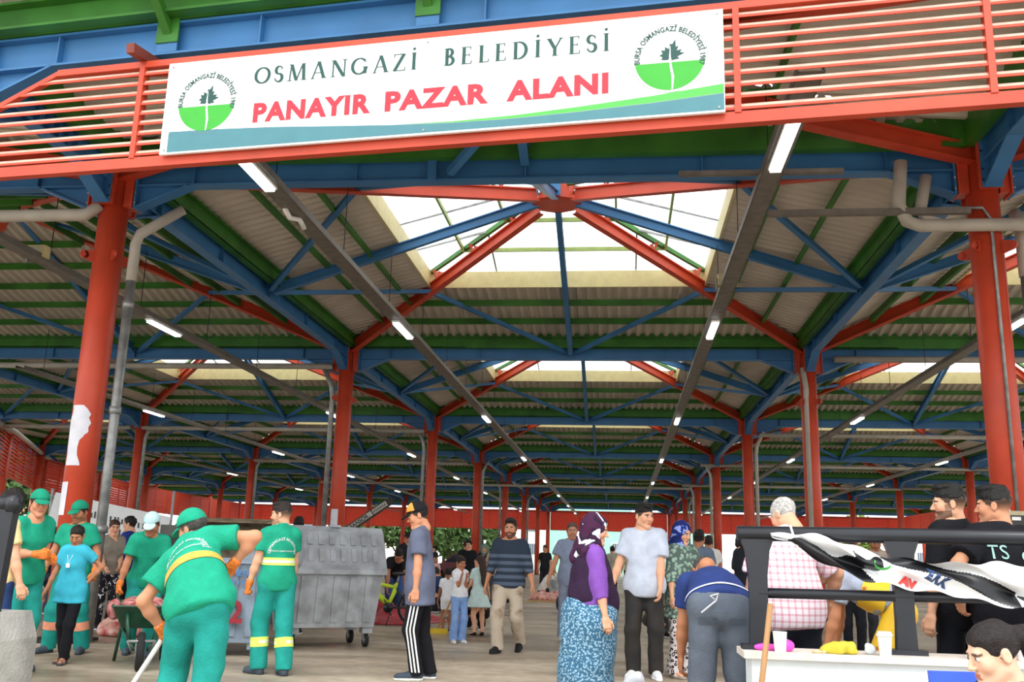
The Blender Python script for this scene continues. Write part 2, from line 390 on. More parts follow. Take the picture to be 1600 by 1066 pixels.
def person(label, loc, rz=0., h=1.75, pel=(0,0,.938), lean=0., side=0., twist=0., head=(0,8,0), fl=None, fr=None, hl=None, hr=None, el=None, er=None,
           skin='a', hair='short', haircol='17120f', beard=.0, sex='m', fat=1., belly=0., sh=1., top='tee', topcol='888888', topmat=None, hem=-.06, baggy=0., sleeve=.62,
           bottom='trousers', botcol='222222', botmat=None, cuff=.10, flare=0., shoes='shoe', shoecol='222222', solecol='dddddd', hand=('relax','relax'),
           gloves=None, capcol='1f8f70', brimcol=None, scarfmat=None, res=.015, extra=None, pole_l=None, pole_r=None, legw=1., skirt_r=.23, skirt_z=.1, group=None, collar=None, lean_lo=.6):
    PN[0] += 1; seed = PN[0]; S = h/1.75; far = res > .02
    X = A3((1,0,0)); Yv = A3((0,1,0)); Z = A3((0,0,1)); P = A3(pel)
    R1 = rot(Yv, side*lean_lo) @ rot(X, -lean*lean_lo); R2 = rot(Yv, side) @ rot(X, -lean)
    u1 = R1 @ Z; u2 = R2 @ Z; Rs = R2 @ rot(Z, twist); rt = Rs @ X; fw = Rs @ Yv
    waist = P + u1*.13; chest = waist + (u1*.35+u2*.65)*.20; neck = chest + u2*.205
    sw = .160*sh*(.9 if sex == 'f' else 1.)
    shl = neck - u2*.055 - rt*sw; shr = neck - u2*.055 + rt*sw
    nd_ = nrm(u2*.55 + Z*.45 + fw*.12); hc = neck + nd_*.150
    Rh = rot(Z, head[0]) @ rot(X, -head[1]) @ rot(Yv, head[2])
    pr = R1 @ X; hipl = P - pr*.092 - u1*.03; hipr = P + pr*.092 - u1*.03
    fl = fl or (-.10, -.0, 0, 8); fr = fr or (.10, .0, 0, -8)
    legs = []
    for hp, ft, po in ((hipl, fl, pole_l), (hipr, fr, pole_r)):
        pitch = ft[4] if len(ft) > 4 else 0.
        Rf = rot(Z, ft[3]) @ rot(X, -pitch); an = A3(ft[:3]) + Rf @ A3((0,-.04,.085))
        kn, an = ik(hp, an, .425, .41, po if po is not None else (Rf @ A3((0,1,.15)))); legs.append((hp, kn, an, Rf, A3(ft[:3])))
    arms = []
    dl = neck + A3((-.27,.04,-.60)); dr = neck + A3((.27,.04,-.60))
    for s_, tg, po in ((shl, hl if hl is not None else dl, el), (shr, hr if hr is not None else dr, er)):
        e, wr = ik(s_, tg, .29, .25, po if po is not None else A3((-.3 if s_ is shl else .3, -1, -.2))); arms.append((s_, e, wr))
    dep = (fw, .74); fb = fat
    # ---- body
    f = Fld()
    f.cone(hipl, hipr, .095*fb, k=.05, flat=(R1 @ Yv, .95)); f.cone(P, waist, .13*fb, .122*fb, .05, flat=(R1 @ Yv, .76)); f.cone(waist, chest, .122*fb, .14*sh, .06, flat=dep)
    f.cone(chest, neck-u2*.07, .14*sh, .11*sh, .06, flat=dep); f.cone(shl+rt*.05, shr-rt*.05, .068, k=.06); f.cone(neck-u2*.04+fw*.008, hc-nd_*.02, .058 if sex == 'm' else .05, .052 if sex == 'm' else .046, .05)
    for s_, e, wr in arms:
        aw = fb**.5*(.86 if sex == 'f' else 1.)
        f.cone(s_, e, .052*aw, .040*aw, .04); f.cone(e, e*.65+wr*.35, .040*aw, .041*aw, .03); f.cone(e*.65+wr*.35, wr, .041*aw, .026*aw, .03)
    for hp, kn, an, Rf, ft in legs:
        f.cone(hp, kn, .082*fb, .055, .04); cf = kn*.68+an*.32 - nrm(np.cross(an-kn, np.cross(Rf @ Yv, an-kn)))*0
        f.cone(kn, cf, .054, .056, .03); f.cone(cf, an, .056, .036, .03); f.cone(an, an + Rf @ A3((0,.03,-.035)), .038, .038, .03); f.cone(an + Rf @ A3((0,.03,-.04)), an + Rf @ A3((0,.15,-.055)), .036, .026, .03)
    bres = res*1.15
    V, Q = f.extract(bres); sk = A3(SKIN_D[skin]); Cc = [np.tile(sk, (len(V),1))]; VV = [V]; QQ = [Q]; n = len(V)
    hk = 'f' if sex == 'f' else ('c' if h < 1.45 else 'm'); hs = (1.0 if h > 1.5 else 1.0 + (1.5-h)*.42)*1.04
    Vh, Qh = head_mesh(hk); hcol = lin(haircol)
    Cc.append(skin_cols(Vh, sk, hcol, beard, lin('a8584e') if sex == 'm' else lin('b04a4a'), scalp={'short': 1., 'fade': .5, 'thin': .4, 'cap': 1., 'cap2': 1.}.get(hair, 0.))); VV.append(xf(Vh, Rh, hc, hs)); QQ.append(Qh+n); n += len(Vh)
    for i, (s_, e, wr) in enumerate(arms):
        fa = nrm(wr-e); th = Rs @ A3((0,1,.0)) ; th = th - fa*(th@fa)
        if np.linalg.norm(th) < .3: th = Z - fa*(Z@fa)
        Rm = frame(th, -fa)   # x,y,z
        for gi in ((0,) if not gloves else (0, 1)):
            Vm, Qm = hand_mesh(hand[i], 0. if gi == 0 else .005); Vm = Vm.copy(); Qm2 = Qm
            if i == 0: Vm[:,0] *= -1; Qm2 = Qm[:, ::-1]
            W = xf(Vm, Rm, wr, 1.0 if sex == 'm' else .92)
            if gi == 0:
                VV.append(W); QQ.append(Qm2+n); Cc.append(np.tile(sk, (len(Vm),1))); n += len(Vm)
            else: gl = (W, Qm2); extra_g = gl; arms[i] = arms[i] + (gl,)
    V = np.concatenate(VV)*S; Q = np.concatenate(QQ); C = np.concatenate(Cc)
    me = mesh_data('person', V, Q, skin_mat(), True); at = me.color_attributes.new('Col', 'FLOAT_COLOR', 'POINT')
    at.data.foreach_set('color', np.concatenate([C, np.ones((len(C),1))], 1).astype(np.float32).ravel())
    body = obj('person', me, label=label, cat='person', group=group, loc=loc, rot=(0,0,math.radians(rz)))
    R = dict(body=body, S=S, waist=waist*S, chest=chest*S, neck=neck*S, P=P*S, u2=u2, rt=rt, fw=fw, arms=arms, legs=legs, hc=hc*S, Rh=Rh, hands=[a[2]*S for a in arms])
    def part(name, V, Q, m, parent=body, smooth=True, lab=None):
        o = obj(name, mesh_data(name, V, Q, m, smooth), parent)
        if lab: o['label'] = lab
        return o
    # ---- hair / headwear
    hm = cloth('hair_'+haircol, haircol, rough=.55, var=.3, scale=60, bump=.5, bscale=140, spec=.35)
    capo = None
    if hair:
        for nme, Vx, Qx, slot in hair_mesh(hair):
            m = {'hair': hm, 'fade': hm if slot == 'hair' else cloth('fade_'+haircol+skin, tuple((np.array([int(haircol[i:i+2],16) for i in (0,2,4)])*.45+np.array([150,108,84])*.55)/255)),
                 'cap': cloth('cap_'+capcol, capcol), 'brim': cloth('cap_'+(brimcol or capcol), brimcol or capcol), 'scarf': scarfmat}[slot]
            o = part(nme, xf(Vx, Rh, hc, hs)*S, Qx, m, parent=capo if nme == 'brim' and capo else body)
            if nme == 'cap': capo = o
    # ---- bottoms
    bm = botmat or cloth('cloth_'+botcol, botcol)
    g = Fld(); wc = [(waist - u1*.03, u1)]
    lw = legw*.016
    if bottom in ('trousers', 'shorts'):
        g.cone(hipl, hipr, .103*fb+.004, k=.05, flat=(R1 @ Yv, .98), cut=()); g.cone(P-u1*.02, waist, .132*fb+.006, .126*fb+.006, .05, flat=(R1 @ Yv, .8), cut=wc)
        for hp, kn, an, Rf, ft in legs:
            g.cone(hp, kn, .088*fb+lw*.6, .062+lw, .045, cut=wc)
            if bottom == 'trousers':
                end = an + (kn-an)*(cuff-.10) ; dn = nrm(an-kn)
                g.cone(kn, an + dn*.06, .060+lw, .050+lw*1.2+flare, .03, cut=[(end + dn*.035, dn)])
        cu = []
        if bottom == 'shorts': cu = [(legs[0][1]*.7+legs[0][0]*.3, -Z)]
        Vb, Qb = g.extract(res, wr=.0065 if not far else 0, wf=26, seed=seed, cuts=cu)
        bo = part('trousers' if bottom == 'trousers' else 'shorts', Vb*S, Qb, bm)
    elif bottom == 'skirt':
        hm_ = (legs[0][2]+legs[1][2])/2; hm_[2] = skirt_z
        g.cone(waist-u1*.02, P-u1*.06, .14*fb+.01, .195*fb+.012, .04, flat=(R1 @ Yv, .75)); g.cone(P-u1*.06, hm_, .195*fb+.012, skirt_r, .05, flat=(R1 @ Yv, .95))
        Vb, Qb = g.extract(res, wr=.012, wf=22, seed=seed, cuts=[(hm_, -Z), (waist+u1*.02, u1)])
        bo = part('skirt', Vb*S, Qb, bm)
    # ---- top
    tm = topmat or cloth('cloth_'+topcol, topcol)
    g = Fld(); b_ = .014 + baggy
    hemc = [(P + u1*hem, -u1)] if top != 'dress' else []
    nc = [(neck + u2*.018, nrm(u2*.93 + fw*.34))]
    g.cone(hipl+u1*.03, hipr+u1*.03, .100*fb+b_, k=.05, flat=(R1 @ Yv, .98), cut=hemc)
    if hem < -.14: g.cone(hipl+u1*hem, hipr+u1*hem, .106*fb+b_, k=.06, flat=(R1 @ Yv, 1.0), cut=hemc); g.cone(P+u1*hem*1.2, P, .185*fb+b_, .17*fb+b_, .05, flat=(R1 @ Yv, .70), cut=hemc)
    g.cone(P-u1*.06, P+u1*.02, .150*fb+b_, .146*fb+b_, .05, flat=(R1 @ Yv, .80), cut=hemc); g.cone(P, waist, .146*fb+b_, .142*fb+b_, .05, flat=(R1 @ Yv, .82), cut=hemc)
    g.cone(waist, chest, .142*fb+b_, .146*sh+b_*.7, .06, flat=(fw, .78)); g.cone(chest, neck-u2*.07, .146*sh+b_*.6, .115*sh+b_*.4, .06, flat=(fw, .78), cut=nc)
    g.cone(shl+rt*.045, shr-rt*.045, .070+b_*.3, k=.06, cut=nc); g.cone(shl*.5+shr*.5+u2*.02-fw*.012, neck+u2*.04-fw*.008, .080, .072, .05, cut=nc)
    if belly: g.ell(waist*.55+P*.45 + fw*.06, (.15*fb,.11+belly,.17), .06); 
    if sex == 'f' and h > 1.45:
        for s_ in (-1,1): g.ell(chest + fw*.085 + rt*s_*.07 - u2*.01, (.07,.06,.075), .05)
    for s_, e, wr, *_ in arms:
        d1 = nrm(e-s_); aw = fb**.5
        if sleeve <= 1.:
            g.cone(s_, e, .062*aw+b_*.5, .062*aw+b_*.9, .05, cut=[(s_+(e-s_)*sleeve, d1)])
        else:
            d2 = nrm(wr-e); g.cone(s_, e, .060*aw+b_*.5, .052*aw+b_*.6, .05); g.cone(e, wr, .050*aw+b_*.6, .038*aw+b_*.5, .03, cut=[(e+(wr-e)*(sleeve-1), d2)])
    if top == 'dress':
        hm_ = (legs[0][2]+legs[1][2])/2; hm_ = A3((P[0]*.6+hm_[0]*.4, P[1]*.6+hm_[1]*.4, skirt_z)); g.cone(waist+u1*.03, hm_, .13*fb+.01, skirt_r, .05, flat=(R1 @ Yv, .9))
        cu = [(hm_, -Z)]
    else: cu = []
    Vt, Qt = g.extract(res, wr=.010 if not far else 0., wf=20, seed=seed+99, cuts=cu)
    to = part({'tee': 'shirt', 'polo': 'polo_shirt', 'sweater': 'sweater', 'dress': 'dress', 'vest': 'cardigan', 'shirt': 'shirt'}.get(top, top), Vt*S, Qt, tm)
    R['top'] = to; R['topVQ'] = (Vt*S, Qt)
    if bottom != 'none': R['bot'] = bo; R['botVQ'] = (Vb*S, Qb)
    if (top == 'polo' or collar) and not far:
        c = Fld(); c.cone(neck-u2*.04-fw*.008, neck+u2*.05-fw*.006, .098, .076, .01, cut=[(neck+u2*.030, nrm(u2+fw*.50)), (neck-u2*.03, -u2)])
        Vc, Qc = c.extract(.008); part('collar', Vc*S, Qc, cloth('cloth_'+(collar or topcol), collar or topcol), parent=to)
    # ---- gloves
    if gloves:
        for a in arms:
            Wg, Qg = a[3]; go = part('glove', Wg*S, Qg, cloth('glove', 'e8823a', rough=.6, var=.2, scale=50))
            cf = Fld(); dd = nrm(a[2]-a[1]); cf.cone(a[2]-dd*.05, a[2]-dd*.0, .036, .036, .005, cut=[(a[2]-dd*.055, -dd), (a[2]-dd*.01, dd)])
            Vc, Qc = cf.extract(.007); part('cuff', Vc*S, Qc, cloth('cuff', 'e8e6df'), parent=go)
    # ---- shoes
    if shoes:
        for hp, kn, an, Rf, ft in legs:
            so = None
            for nme, Vx, Qx, slot in shoe_mesh(shoes):
                m = cloth('shoe_'+(shoecol if slot == 'a' else solecol), shoecol if slot == 'a' else solecol, rough=.6)
                base = an - Rf @ A3((0,-.04,.085)); o = part(nme, (xf(Vx, Rf, base, 1. if h > 1.5 else .88))*S, Qx, m, parent=so or body)
                so = so or o
    return R
def bvh_of(VQ): return BVHTree.FromPolygons([Vector(v) for v in VQ[0]], [list(map(int, q)) for q in VQ[1]])
def torso_band(R, name, m, center, axis, width, off=.005, n=48, arc=(0, 360), parent=None):
    """band all round a garment, perpendicular to axis"""
    b = bvh_of(R['topVQ']); ax = nrm(axis); x = nrm(np.cross(ax, R['fw'])) ; y = np.cross(ax, x); P_ = []; D = []; Wd = []
    for i in range(n+1):
        t = math.radians(arc[0]+(arc[1]-arc[0])*i/n); d = x*math.cos(t)+y*math.sin(t); P_.append(A3(center)+d*.45); D.append(-d); Wd.append(ax)
    V, F = ribbon_on(b, P_, D, Wd, width, off)
    if F: return obj(name, mesh_data(name, V, F, m, True), parent or R['top'])
def leg_band(R, li, name, m, frac, width):
    hp, kn, an, Rf, ft = R['legs'][li]; S = R['S']; b = bvh_of(R['botVQ']); ax = nrm(an-kn); c = (kn*(1-frac)+an*frac)*S
    x = nrm(np.cross(ax, (0,1,0))); y = np.cross(ax, x); P_ = []; D = []; Wd = []
    for i in range(25):
        t = 2*math.pi*i/24; d = x*math.cos(t)+y*math.sin(t)
        P_.append(c + d*.004); D.append(d); Wd.append(ax)
    V = []; F = []
    for i in range(25):
        for s in (-.5,.5):
            hit = b.ray_cast(Vector(P_[i]+ax*width*s), Vector(D[i]), .16)
            q = A3(hit[0]) if hit[0] is not None else P_[i]+ax*width*s+D[i]*.08
            V.append(q + D[i]*.005)
        if i: F.append((2*i-2, 2*i, 2*i+1, 2*i-1))
    return obj(name, mesh_data(name, V, F, m, True), R['bot'])
def flat_text(s, size, font=None, space=1., bold=0.):
    """filled glyph outlines as flat triangles in the xy plane (x from 0)"""
    cu = bpy.data.curves.new('t', 'FONT'); cu.body = s; cu.size = size; cu.space_character = space; cu.offset = bold; cu.resolution_u = 3
    o = bpy.data.objects.new('t', cu); COL.objects.link(o); dg = bpy.context.evaluated_depsgraph_get(); me = o.evaluated_get(dg).to_mesh()
    V = np.array([v.co[:] for v in me.vertices]); F = [tuple(p.vertices) for p in me.polygons]
    o.evaluated_get(dg).to_mesh_clear(); bpy.data.objects.remove(o); bpy.data.curves.remove(cu); return V, F
def text_on(R, name, m, s, size, center, right, up, direction, arc=None, off=.006, which='topVQ', maxseg=None):
    """lettering printed on a garment"""
    V, F = flat_text(s, size); wd = V[:,0].max(); b = bvh_of(R[which]); out = []
    for x, y, _ in V:
        x -= wd/2
        if arc: t = x/arc; p = A3(right)*math.sin(t)*(arc+y) + A3(up)*((arc+y)*math.cos(t)-arc)
        else: p = A3(right)*x + A3(up)*y
        p = A3(center)+p; hit = b.ray_cast(Vector(p - A3(direction)*.35), Vector(direction), .7)
        out.append(A3(hit[0]) - A3(direction)*off if hit[0] is not None else p)
    return obj(name, mesh_data(name, out, F, m), R['top'] if which == 'topVQ' else R['bot'])
# ================================================================ the market hall
H = 6.32; L = 12.0
RED = mat('red_paint', 'cf4a2e', .45, var=.14, scale=1.3, spec=.45)
BLUE = mat('blue_paint', '3b78ae', .45, var=.12, scale=1.1, spec=.45)
GREEN = mat('green_paint', '3a7a28', .5, var=.22, scale=1.5, spec=.4)
PALEG = mat('pale_green_paint', 'a8c070', .5, var=.1)
SHEET = mat('roof_sheet', 'd0c6ba', .5, var=.05, scale=1.7, metal=.15, stretch=(1,1,1))
CREAM = mat('cream_curb', 'dccf98', .55, var=.06)
GALV = mat('galvanised', '9a9c9a', .45, metal=.55, var=.2, scale=7)
PVC = mat('pvc_pipe', 'b4aea2', .5, var=.1, scale=3)
TRAY = mat('cable_tray', '7c766e', .5, metal=.4, var=.15)
DARK = mat('dark_steel', '2a2b2e', .45, metal=.3)
WHITE = mat('white_paint', 'f2f2f0', .5, var=.03)
def lamp_mat():
    m = bpy.data.materials.new('lamp_tube'); m.use_nodes = True; b = m.node_tree.nodes['Principled BSDF']
    b.inputs['Base Color'].default_value = (1,1,1,1); b.inputs['Emission Color'].default_value = (.95,.98,1,1); b.inputs['Emission Strength'].default_value = 3.; return m
LAMP = lamp_mat()
def pane_mat():
    m = bpy.data.materials.new('skylight_sheet'); m.use_nodes = True; nt = m.node_tree; nt.nodes.remove(nt.nodes['Principled BSDF'])
    o = nt.nodes['Material Output']; t = nd(nt, 'ShaderNodeBsdfTranslucent'); t.inputs[0].default_value = (.95,.96,.95,1)
    d = nd(nt, 'ShaderNodeBsdfDiffuse'); d.inputs[0].default_value = (.9,.9,.88,1); mx = nd(nt, 'ShaderNodeMixShader'); mx.inputs[0].default_value = .12
    nt.links.new(t.outputs[0], mx.inputs[1]); nt.links.new(d.outputs[0], mx.inputs[2]); nt.links.new(mx.outputs[0], o.inputs[0]); return m
PANE = pane_mat()
def floor_mat():
    m = bpy.data.materials.new('worn_concrete'); m.use_nodes = True; nt = m.node_tree; b = nt.nodes['Principled BSDF']
    tc = nd(nt, 'ShaderNodeTexCoord'); mp = nd(nt, 'ShaderNodeMapping'); mp.inputs['Scale'].default_value = (.5,1.1,1); nt.links.new(tc.outputs['Object'], mp.inputs[0])
    n1 = nd(nt, 'ShaderNodeTexNoise', Scale=.9, Detail=8., Roughness=.62); n2 = nd(nt, 'ShaderNodeTexNoise', Scale=7., Detail=6.)
    n3 = nd(nt, 'ShaderNodeTexNoise', Scale=.45, Detail=4.)
    for n in (n1, n3): nt.links.new(mp.outputs[0], n.inputs['Vector'])
    nt.links.new(tc.outputs['Object'], n2.inputs['Vector'])
    cr = nd(nt, 'ShaderNodeValToRGB'); e = cr.color_ramp.elements; e[0].position = .34; e[0].color = (*lin('837462'), 1); e[1].position = .66; e[1].color = (*lin('c9bca8'), 1)
    x = e.new(.5); x.color = (*lin('ae9f8a'), 1)
    nt.links.new(n1.outputs[0], cr.inputs[0])
    mx = nd(nt, 'ShaderNodeMix', data_type='RGBA', blend_type='MULTIPLY'); mx.inputs[0].default_value = .5
    c2 = nd(nt, 'ShaderNodeValToRGB'); c2.color_ramp.elements[0].color = (.5,.47,.43,1); c2.color_ramp.elements[0].position = .3; c2.color_ramp.elements[1].position = .7
    nt.links.new(n2.outputs[0], c2.inputs[0]); nt.links.new(cr.outputs[0], mx.inputs[6]); nt.links.new(c2.outputs[0], mx.inputs[7]); nt.links.new(mx.outputs[2], b.inputs['Base Color'])
    r = nd(nt, 'ShaderNodeMapRange'); r.inputs[1].default_value = .42; r.inputs[2].default_value = .6; r.inputs[3].default_value = .28; r.inputs[4].default_value = .75
    nt.links.new(n3.outputs[0], r.inputs[0]); nt.links.new(r.outputs[0], b.inputs['Roughness'])
    bp = nd(nt, 'ShaderNodeBump', Strength=.25, Distance=.01); nt.links.new(n2.outputs[0], bp.inputs['Height']); nt.links.new(bp.outputs[0], b.inputs['Normal']); return m
FLOORM = floor_mat()
MB().box(-70,80,-40,160,-.2,0).build('floor', FLOORM, label='worn brown-grey concrete market floor with damp patches', kind='structure')
# ---- one bay (origin at its near left column)
def corr_sheet(a, b, apex, fmax, pitch=.24, amp=.07):
    """corrugated sheet on the triangle a-b-apex, cut off at fraction fmax towards the apex; ribs run up the slope"""
    a = A3(a); b = A3(b); apex = A3(apex); ab = b-a; Lab = np.linalg.norm(ab); u = ab/Lab; ua = ((apex-a)@u)/Lab
    foot = a+u*ua*Lab; up = apex-foot; nn = nrm(np.cross(u, up)); nn = nn if nn[2] > 0 else -nn
    n = int(Lab/pitch); V = []; F = []
    xs = []
    for i in range(n):
        for k, o in ((0, 0), (.3, 0), (.5, 1), (.8, 1)): xs.append(((i+k)*pitch, o))
    for x, o in xs:
        t = x/Lab; fr = min(fmax, t/ua if t < ua else (1-t)/(1-ua)); p = a+u*x+nn*amp*o; V += [p, p+up*max(0, fr)]
    for i in range(len(xs)-1): F.append((2*i, 2*i+2, 2*i+3, 2*i+1))
    return mesh_data('roof_sheet', V, F, SHEET)
def A3(v): return np.array(v, float)
def nrm(v): v = A3(v); return v/max(1e-9, np.linalg.norm(v))
cen = A3((6,6,0)); ZS = lambda d: 7.53+(3.25-d)*.255       # sheet height at distance d from the bay centre
def rz4(k, p): 
    x, y = p[0]-6, p[1]-6
    for _ in range(k): x, y = -y, x
    return (x+6, y+6, p[2])
BAY = []; BAYL = []       # (name, mesh, quarter turn, near-only)
e = 5.85; ze = ZS(e)
apexz = ZS(0)
sheet = corr_sheet((6-e,6-e,ze), (6+e,6-e,ze), (6,6,apexz), 1-3.25/e)
sheet_full = corr_sheet((6-e,6-e,ze), (6+e,6-e,ze), (6,6,apexz), .99)
def one(f): m = MB(); f(m); return m
eave = MB().bar((.2,.26,6.78), (11.8,.26,6.78), .04, .38); eave.bar((.2,.20,6.60), (11.8,.20,6.60), .16, .025); eave.bar((.25,.31,6.85), (11.75,.31,6.85), .12, .02)
eave = eave.data('eave_channel', GREEN)
purl = []
for d in (4.75, 3.85):
    z = ZS(d)-.09; m = MB().bar((6-d+.12,6-d,z), (6+d-.12,6-d,z), .03, .15); m.bar((6-d+.12,6-d+.03,z-.07), (6+d-.12,6-d+.03,z-.07), .08, .02); purl.append(m.data('purlin', GREEN))
purl2 = []
for d in (2.95, 2.05, 1.15):
    z = ZS(d)-.09; purl2.append(MB().bar((6-d+.12,6-d,z), (6+d-.12,6-d,z), .05, .15).data('purlin', GREEN))
hip = MB().ibeam((.16,.16,H+.28), (5.62,5.62,H+.27+1.9*5.62/6), .16, .26).data('hip_rafter', RED)
raf = MB().ibeam((6,.14,6.52), (6,5.6,8.36), .12, .2).data('rafter', BLUE)
hp = lambda t: (6*t, 6*t, H+.22+1.9*t)
brace = [MB().bar((6-.12,.12,6.5), hp(.46), .10, .09).data('brace', BLUE)]
q = hp(.46); brace.append(MB().bar((6+.12,.12,6.5), (12-q[0], q[1], q[2]), .10, .09).data('brace', BLUE))
hub = MB().lathe([(.42,0),(.5,.03),(.5,.10),(.36,.14),(.36,.5),(.46,.54)], (6,6,8.28), 8).data('hub', RED)
curb = MB().box(2.75,9.25,2.72,2.77,7.5,7.9).data('skylight_curb', CREAM)
shz = lambda d: 7.92+(3.25-d)*.275
skhip = MB().bar((2.78,2.78,7.90), (5.9,5.9,shz(.1)-.06), .08, .12).data('skylight_hip', GREEN)
skp = [MB().bar((6-d,6-d,shz(d)-.06), (6+d,6-d,shz(d)-.06), .05, .09).data('skylight_purlin', PALEG) for d in (2.3, 1.2)]
bars = [MB().bar((x,2.75,7.93), (x,2.75+(3.25-abs(x-6)),shz(abs(x-6))-.02), .035, .05).data('glazing_bar', GALV) for x in (4.35,6,7.65)]
def pane(x0, x1):
    V = []; 
    pts = [(x0,3.25),(x1,3.25)] + ([(x1,abs(x1-6))] if abs(x1-6) < 3.2 else []) + ([(x0,abs(x0-6))] if abs(x0-6) < 3.2 else [])
    lo = [(x, 6-d, shz(d)+.01) for x, d in pts]; hi_ = [(x, 6-d, shz(d)+.02) for x, d in pts]; n = len(pts)
    return mesh_data('skylight_pane', lo, [tuple(range(n))], PANE)
panes = [pane(2.72,4.35), pane(4.35,6), pane(6,7.65), pane(7.65,9.28)]
pane1 = mesh_data('skylight_pane', [(2.72,2.75,7.93),(9.28,2.75,7.93),(6,6,shz(0)+.01)], [(0,1,2)], PANE)
brk = []
for t in (.49,.66,.83):
    d = 6-6*t; m = MB(); zt = shz(d)-.1; zb = H+.37+1.9*t
    for s in (-1,1): m.prism([(6*t,6*t,zb), (6*t+s*.10,6*t-s*.10,zt), (6*t+s*.02,6*t-s*.02,zt)], (.012,.012,0))
    brk.append(m.data('bracket', RED))
cap_ = MB().bar((.3,.3,ZS(5.7)+.05), (2.75,2.75,7.58), .45, .02).data('hip_flashing', SHEET)
hubpl = MB().box(5.9,6.1,5.5,5.62,8.32,8.6).data('hub_plate', BLUE)
QP = [('roof_sheet',sheet,0),('eave_channel',eave,0),('purlin',purl[0],0),('purlin',purl[1],0),('hip_rafter',hip,0),('rafter',raf,0),('brace',brace[0],0),('brace',brace[1],0),
      ('skylight_curb',curb,0),('skylight_hip',skhip,0),('skylight_purlin',skp[0],0),('skylight_purlin',skp[1],1),('hip_flashing',cap_,1),('bracket',brk[0],1),('bracket',brk[1],1),('bracket',brk[2],1),('hub_plate',hubpl,1)] \
     + [('glazing_bar',b_,1) for b_ in bars] + [('skylight_pane',p_,1) for p_ in panes] + [('skylight_pane',pane1,2)]
ROWW = ['first','second','third','fourth','fifth','sixth','seventh']; COLW = {-3:'leftmost visible aisle', -2:'far left aisle', -1:'left aisle', 0:'middle aisle', 1:'right aisle', 2:'far right aisle'}
def bay(ci, ri):
    near = ri <= 1; solid = (ci, ri) in ((-1,0),(-2,0))
    r = empty('roof_bay', (12*ci, 12*ri, 0), kind='structure', label=f'{ROWW[ri]} corrugated pyramid roof bay with skylight over the {COLW[ci]}')
    for name, me, lv in QP:
        if lv == 1 and not near: continue
        if solid and name.startswith(('skylight','glazing','bracket')): continue
        if solid and name == 'roof_sheet': me = sheet_full
        if lv == 2 and near: continue
        for k in range(4):
            if not near and name in ('brace',) and ri > 4: continue
            o = obj(name, me, r); c = rz4(k, (0,0,0)); o.location = c; o.rotation_euler = (0,0,k*math.pi/2)
    obj('hub', hub, r)
    if solid:
        for me in purl2:
            for k in range(4): obj('purlin', me, r, loc=rz4(k,(0,0,0)), rot=(0,0,k*math.pi/2))
BAYS = [(0,r) for r in range(7)] + [(-1,r) for r in range(7)] + [(-2,0),(-2,1)] + [(1,r) for r in range(7)] + [(-2,r) for r in range(2,7)] + [(-3,r) for r in range(1,7)] + [(2,r) for r in range(2,7)]
for c, r in BAYS: bay(c, r)
# ---- beams on the column grid
def beam_mesh(Lb):
    m = MB().ibeam((.34,0,H+.19), (Lb-.34,0,H+.19), .2, .38)
    for s in (0, 1):
        x0, x1 = (.36, 1.15) if not s else (Lb-.36, Lb-1.15)
        m.bar((x0,0,H-.32), (x1,0,H+.01), .2, .025); m.prism([(x0,-.01,H-.3), (x1,-.01,H+.02), (x0,-.01,H+.02)], (0,.02,0)); m.bar((x0,0,H-.34), (x0,0,H+.4), .03, .24, up=(0,1,0))
    for x in np.arange(1.2, Lb-1, (Lb-2.4)/4): m.bar((x,0,H+.03), (x,0,H+.36), .015, .18, up=(0,1,0))
    return m.data('beam', BLUE)
beam12 = beam_mesh(12.)
valley = MB().box(-.45,12.45,-.45,.45,7.03,7.05).data('valley_gutter', SHEET)
def yedge(x): return -3.25-.111*x
RW0 = ['front row', 'second row', 'third row', 'fourth row', 'fifth row', 'sixth row', 'seventh row', 'rearmost row']
CW0 = {-3:'along the left louvred wall', -2:'in the second column line left', -1:'in the column line left of centre', 0:'in the left-of-centre line', 1:'in the right-of-centre line', 2:'in the line right of centre', 3:'along the right side'}
bset = set()
for c, r in BAYS:
    for (x, y, k) in ((c, r, 0), (c, r+1, 0), (c, r, 1), (c+1, r, 1)):
        if (x, y, k) in bset: continue
        bset.add((x, y, k)); o = obj('beam', beam12, kind='structure', label=(f'blue I-beam spanning the {COLW[x]} at the {RW0[y]} of columns' if k == 0 else f'blue I-beam running deep {CW0[x]} from the {RW0[y]}'), loc=(12*x, 12*y, 0), rot=(0,0,math.pi/2*k)); obj('valley_gutter', valley, o)
# ---- columns
colm = MB().tube([(0,0,.03),(0,0,H+.46)], .2, 24).data('shaft', RED, True)
for p in colm.polygons: p.use_smooth = len(p.vertices) == 4
headb = MB().bar((.19,0,H+.05), (.33,0,H+.05), .22, .74).box(.315,.335,-.15,.15,H-.34,H+.42).data('head_bracket', RED)
lug = MB().bar((.19,0,5.25), (.32,0,5.25), .03, .18, h2=.12).tube([(.32,-.015,5.25),(.32,.015,5.25)], .06, 12).tube([(.32,-.022,5.25),(.32,.022,5.25)], .022, 8).data('lug', RED)
basep = MB().box(-.35,.35,-.35,.35,0,.04).data('base_plate', DARK)
bolts = MB()
for y in (-.11,.11):
    for z in (-.25,-.1,.15,.33): bolts.tube([(.35,y,H+z),(.375,y,H+z)], .018, 6)
bolts = bolts.data('bolts', GALV)
COLS = sorted({(c+a, r+b) for c, r in BAYS for a in (0,1) for b in (0,1)} | {(0,0),(1,0)})
CW = {-3:'along the left louvred wall', -2:'in the second aisle line left', -1:'in the aisle line left of centre', 0:'in the left-of-centre line', 1:'in the right-of-centre line', 2:'in the aisle line right of centre', 3:'along the right side'}
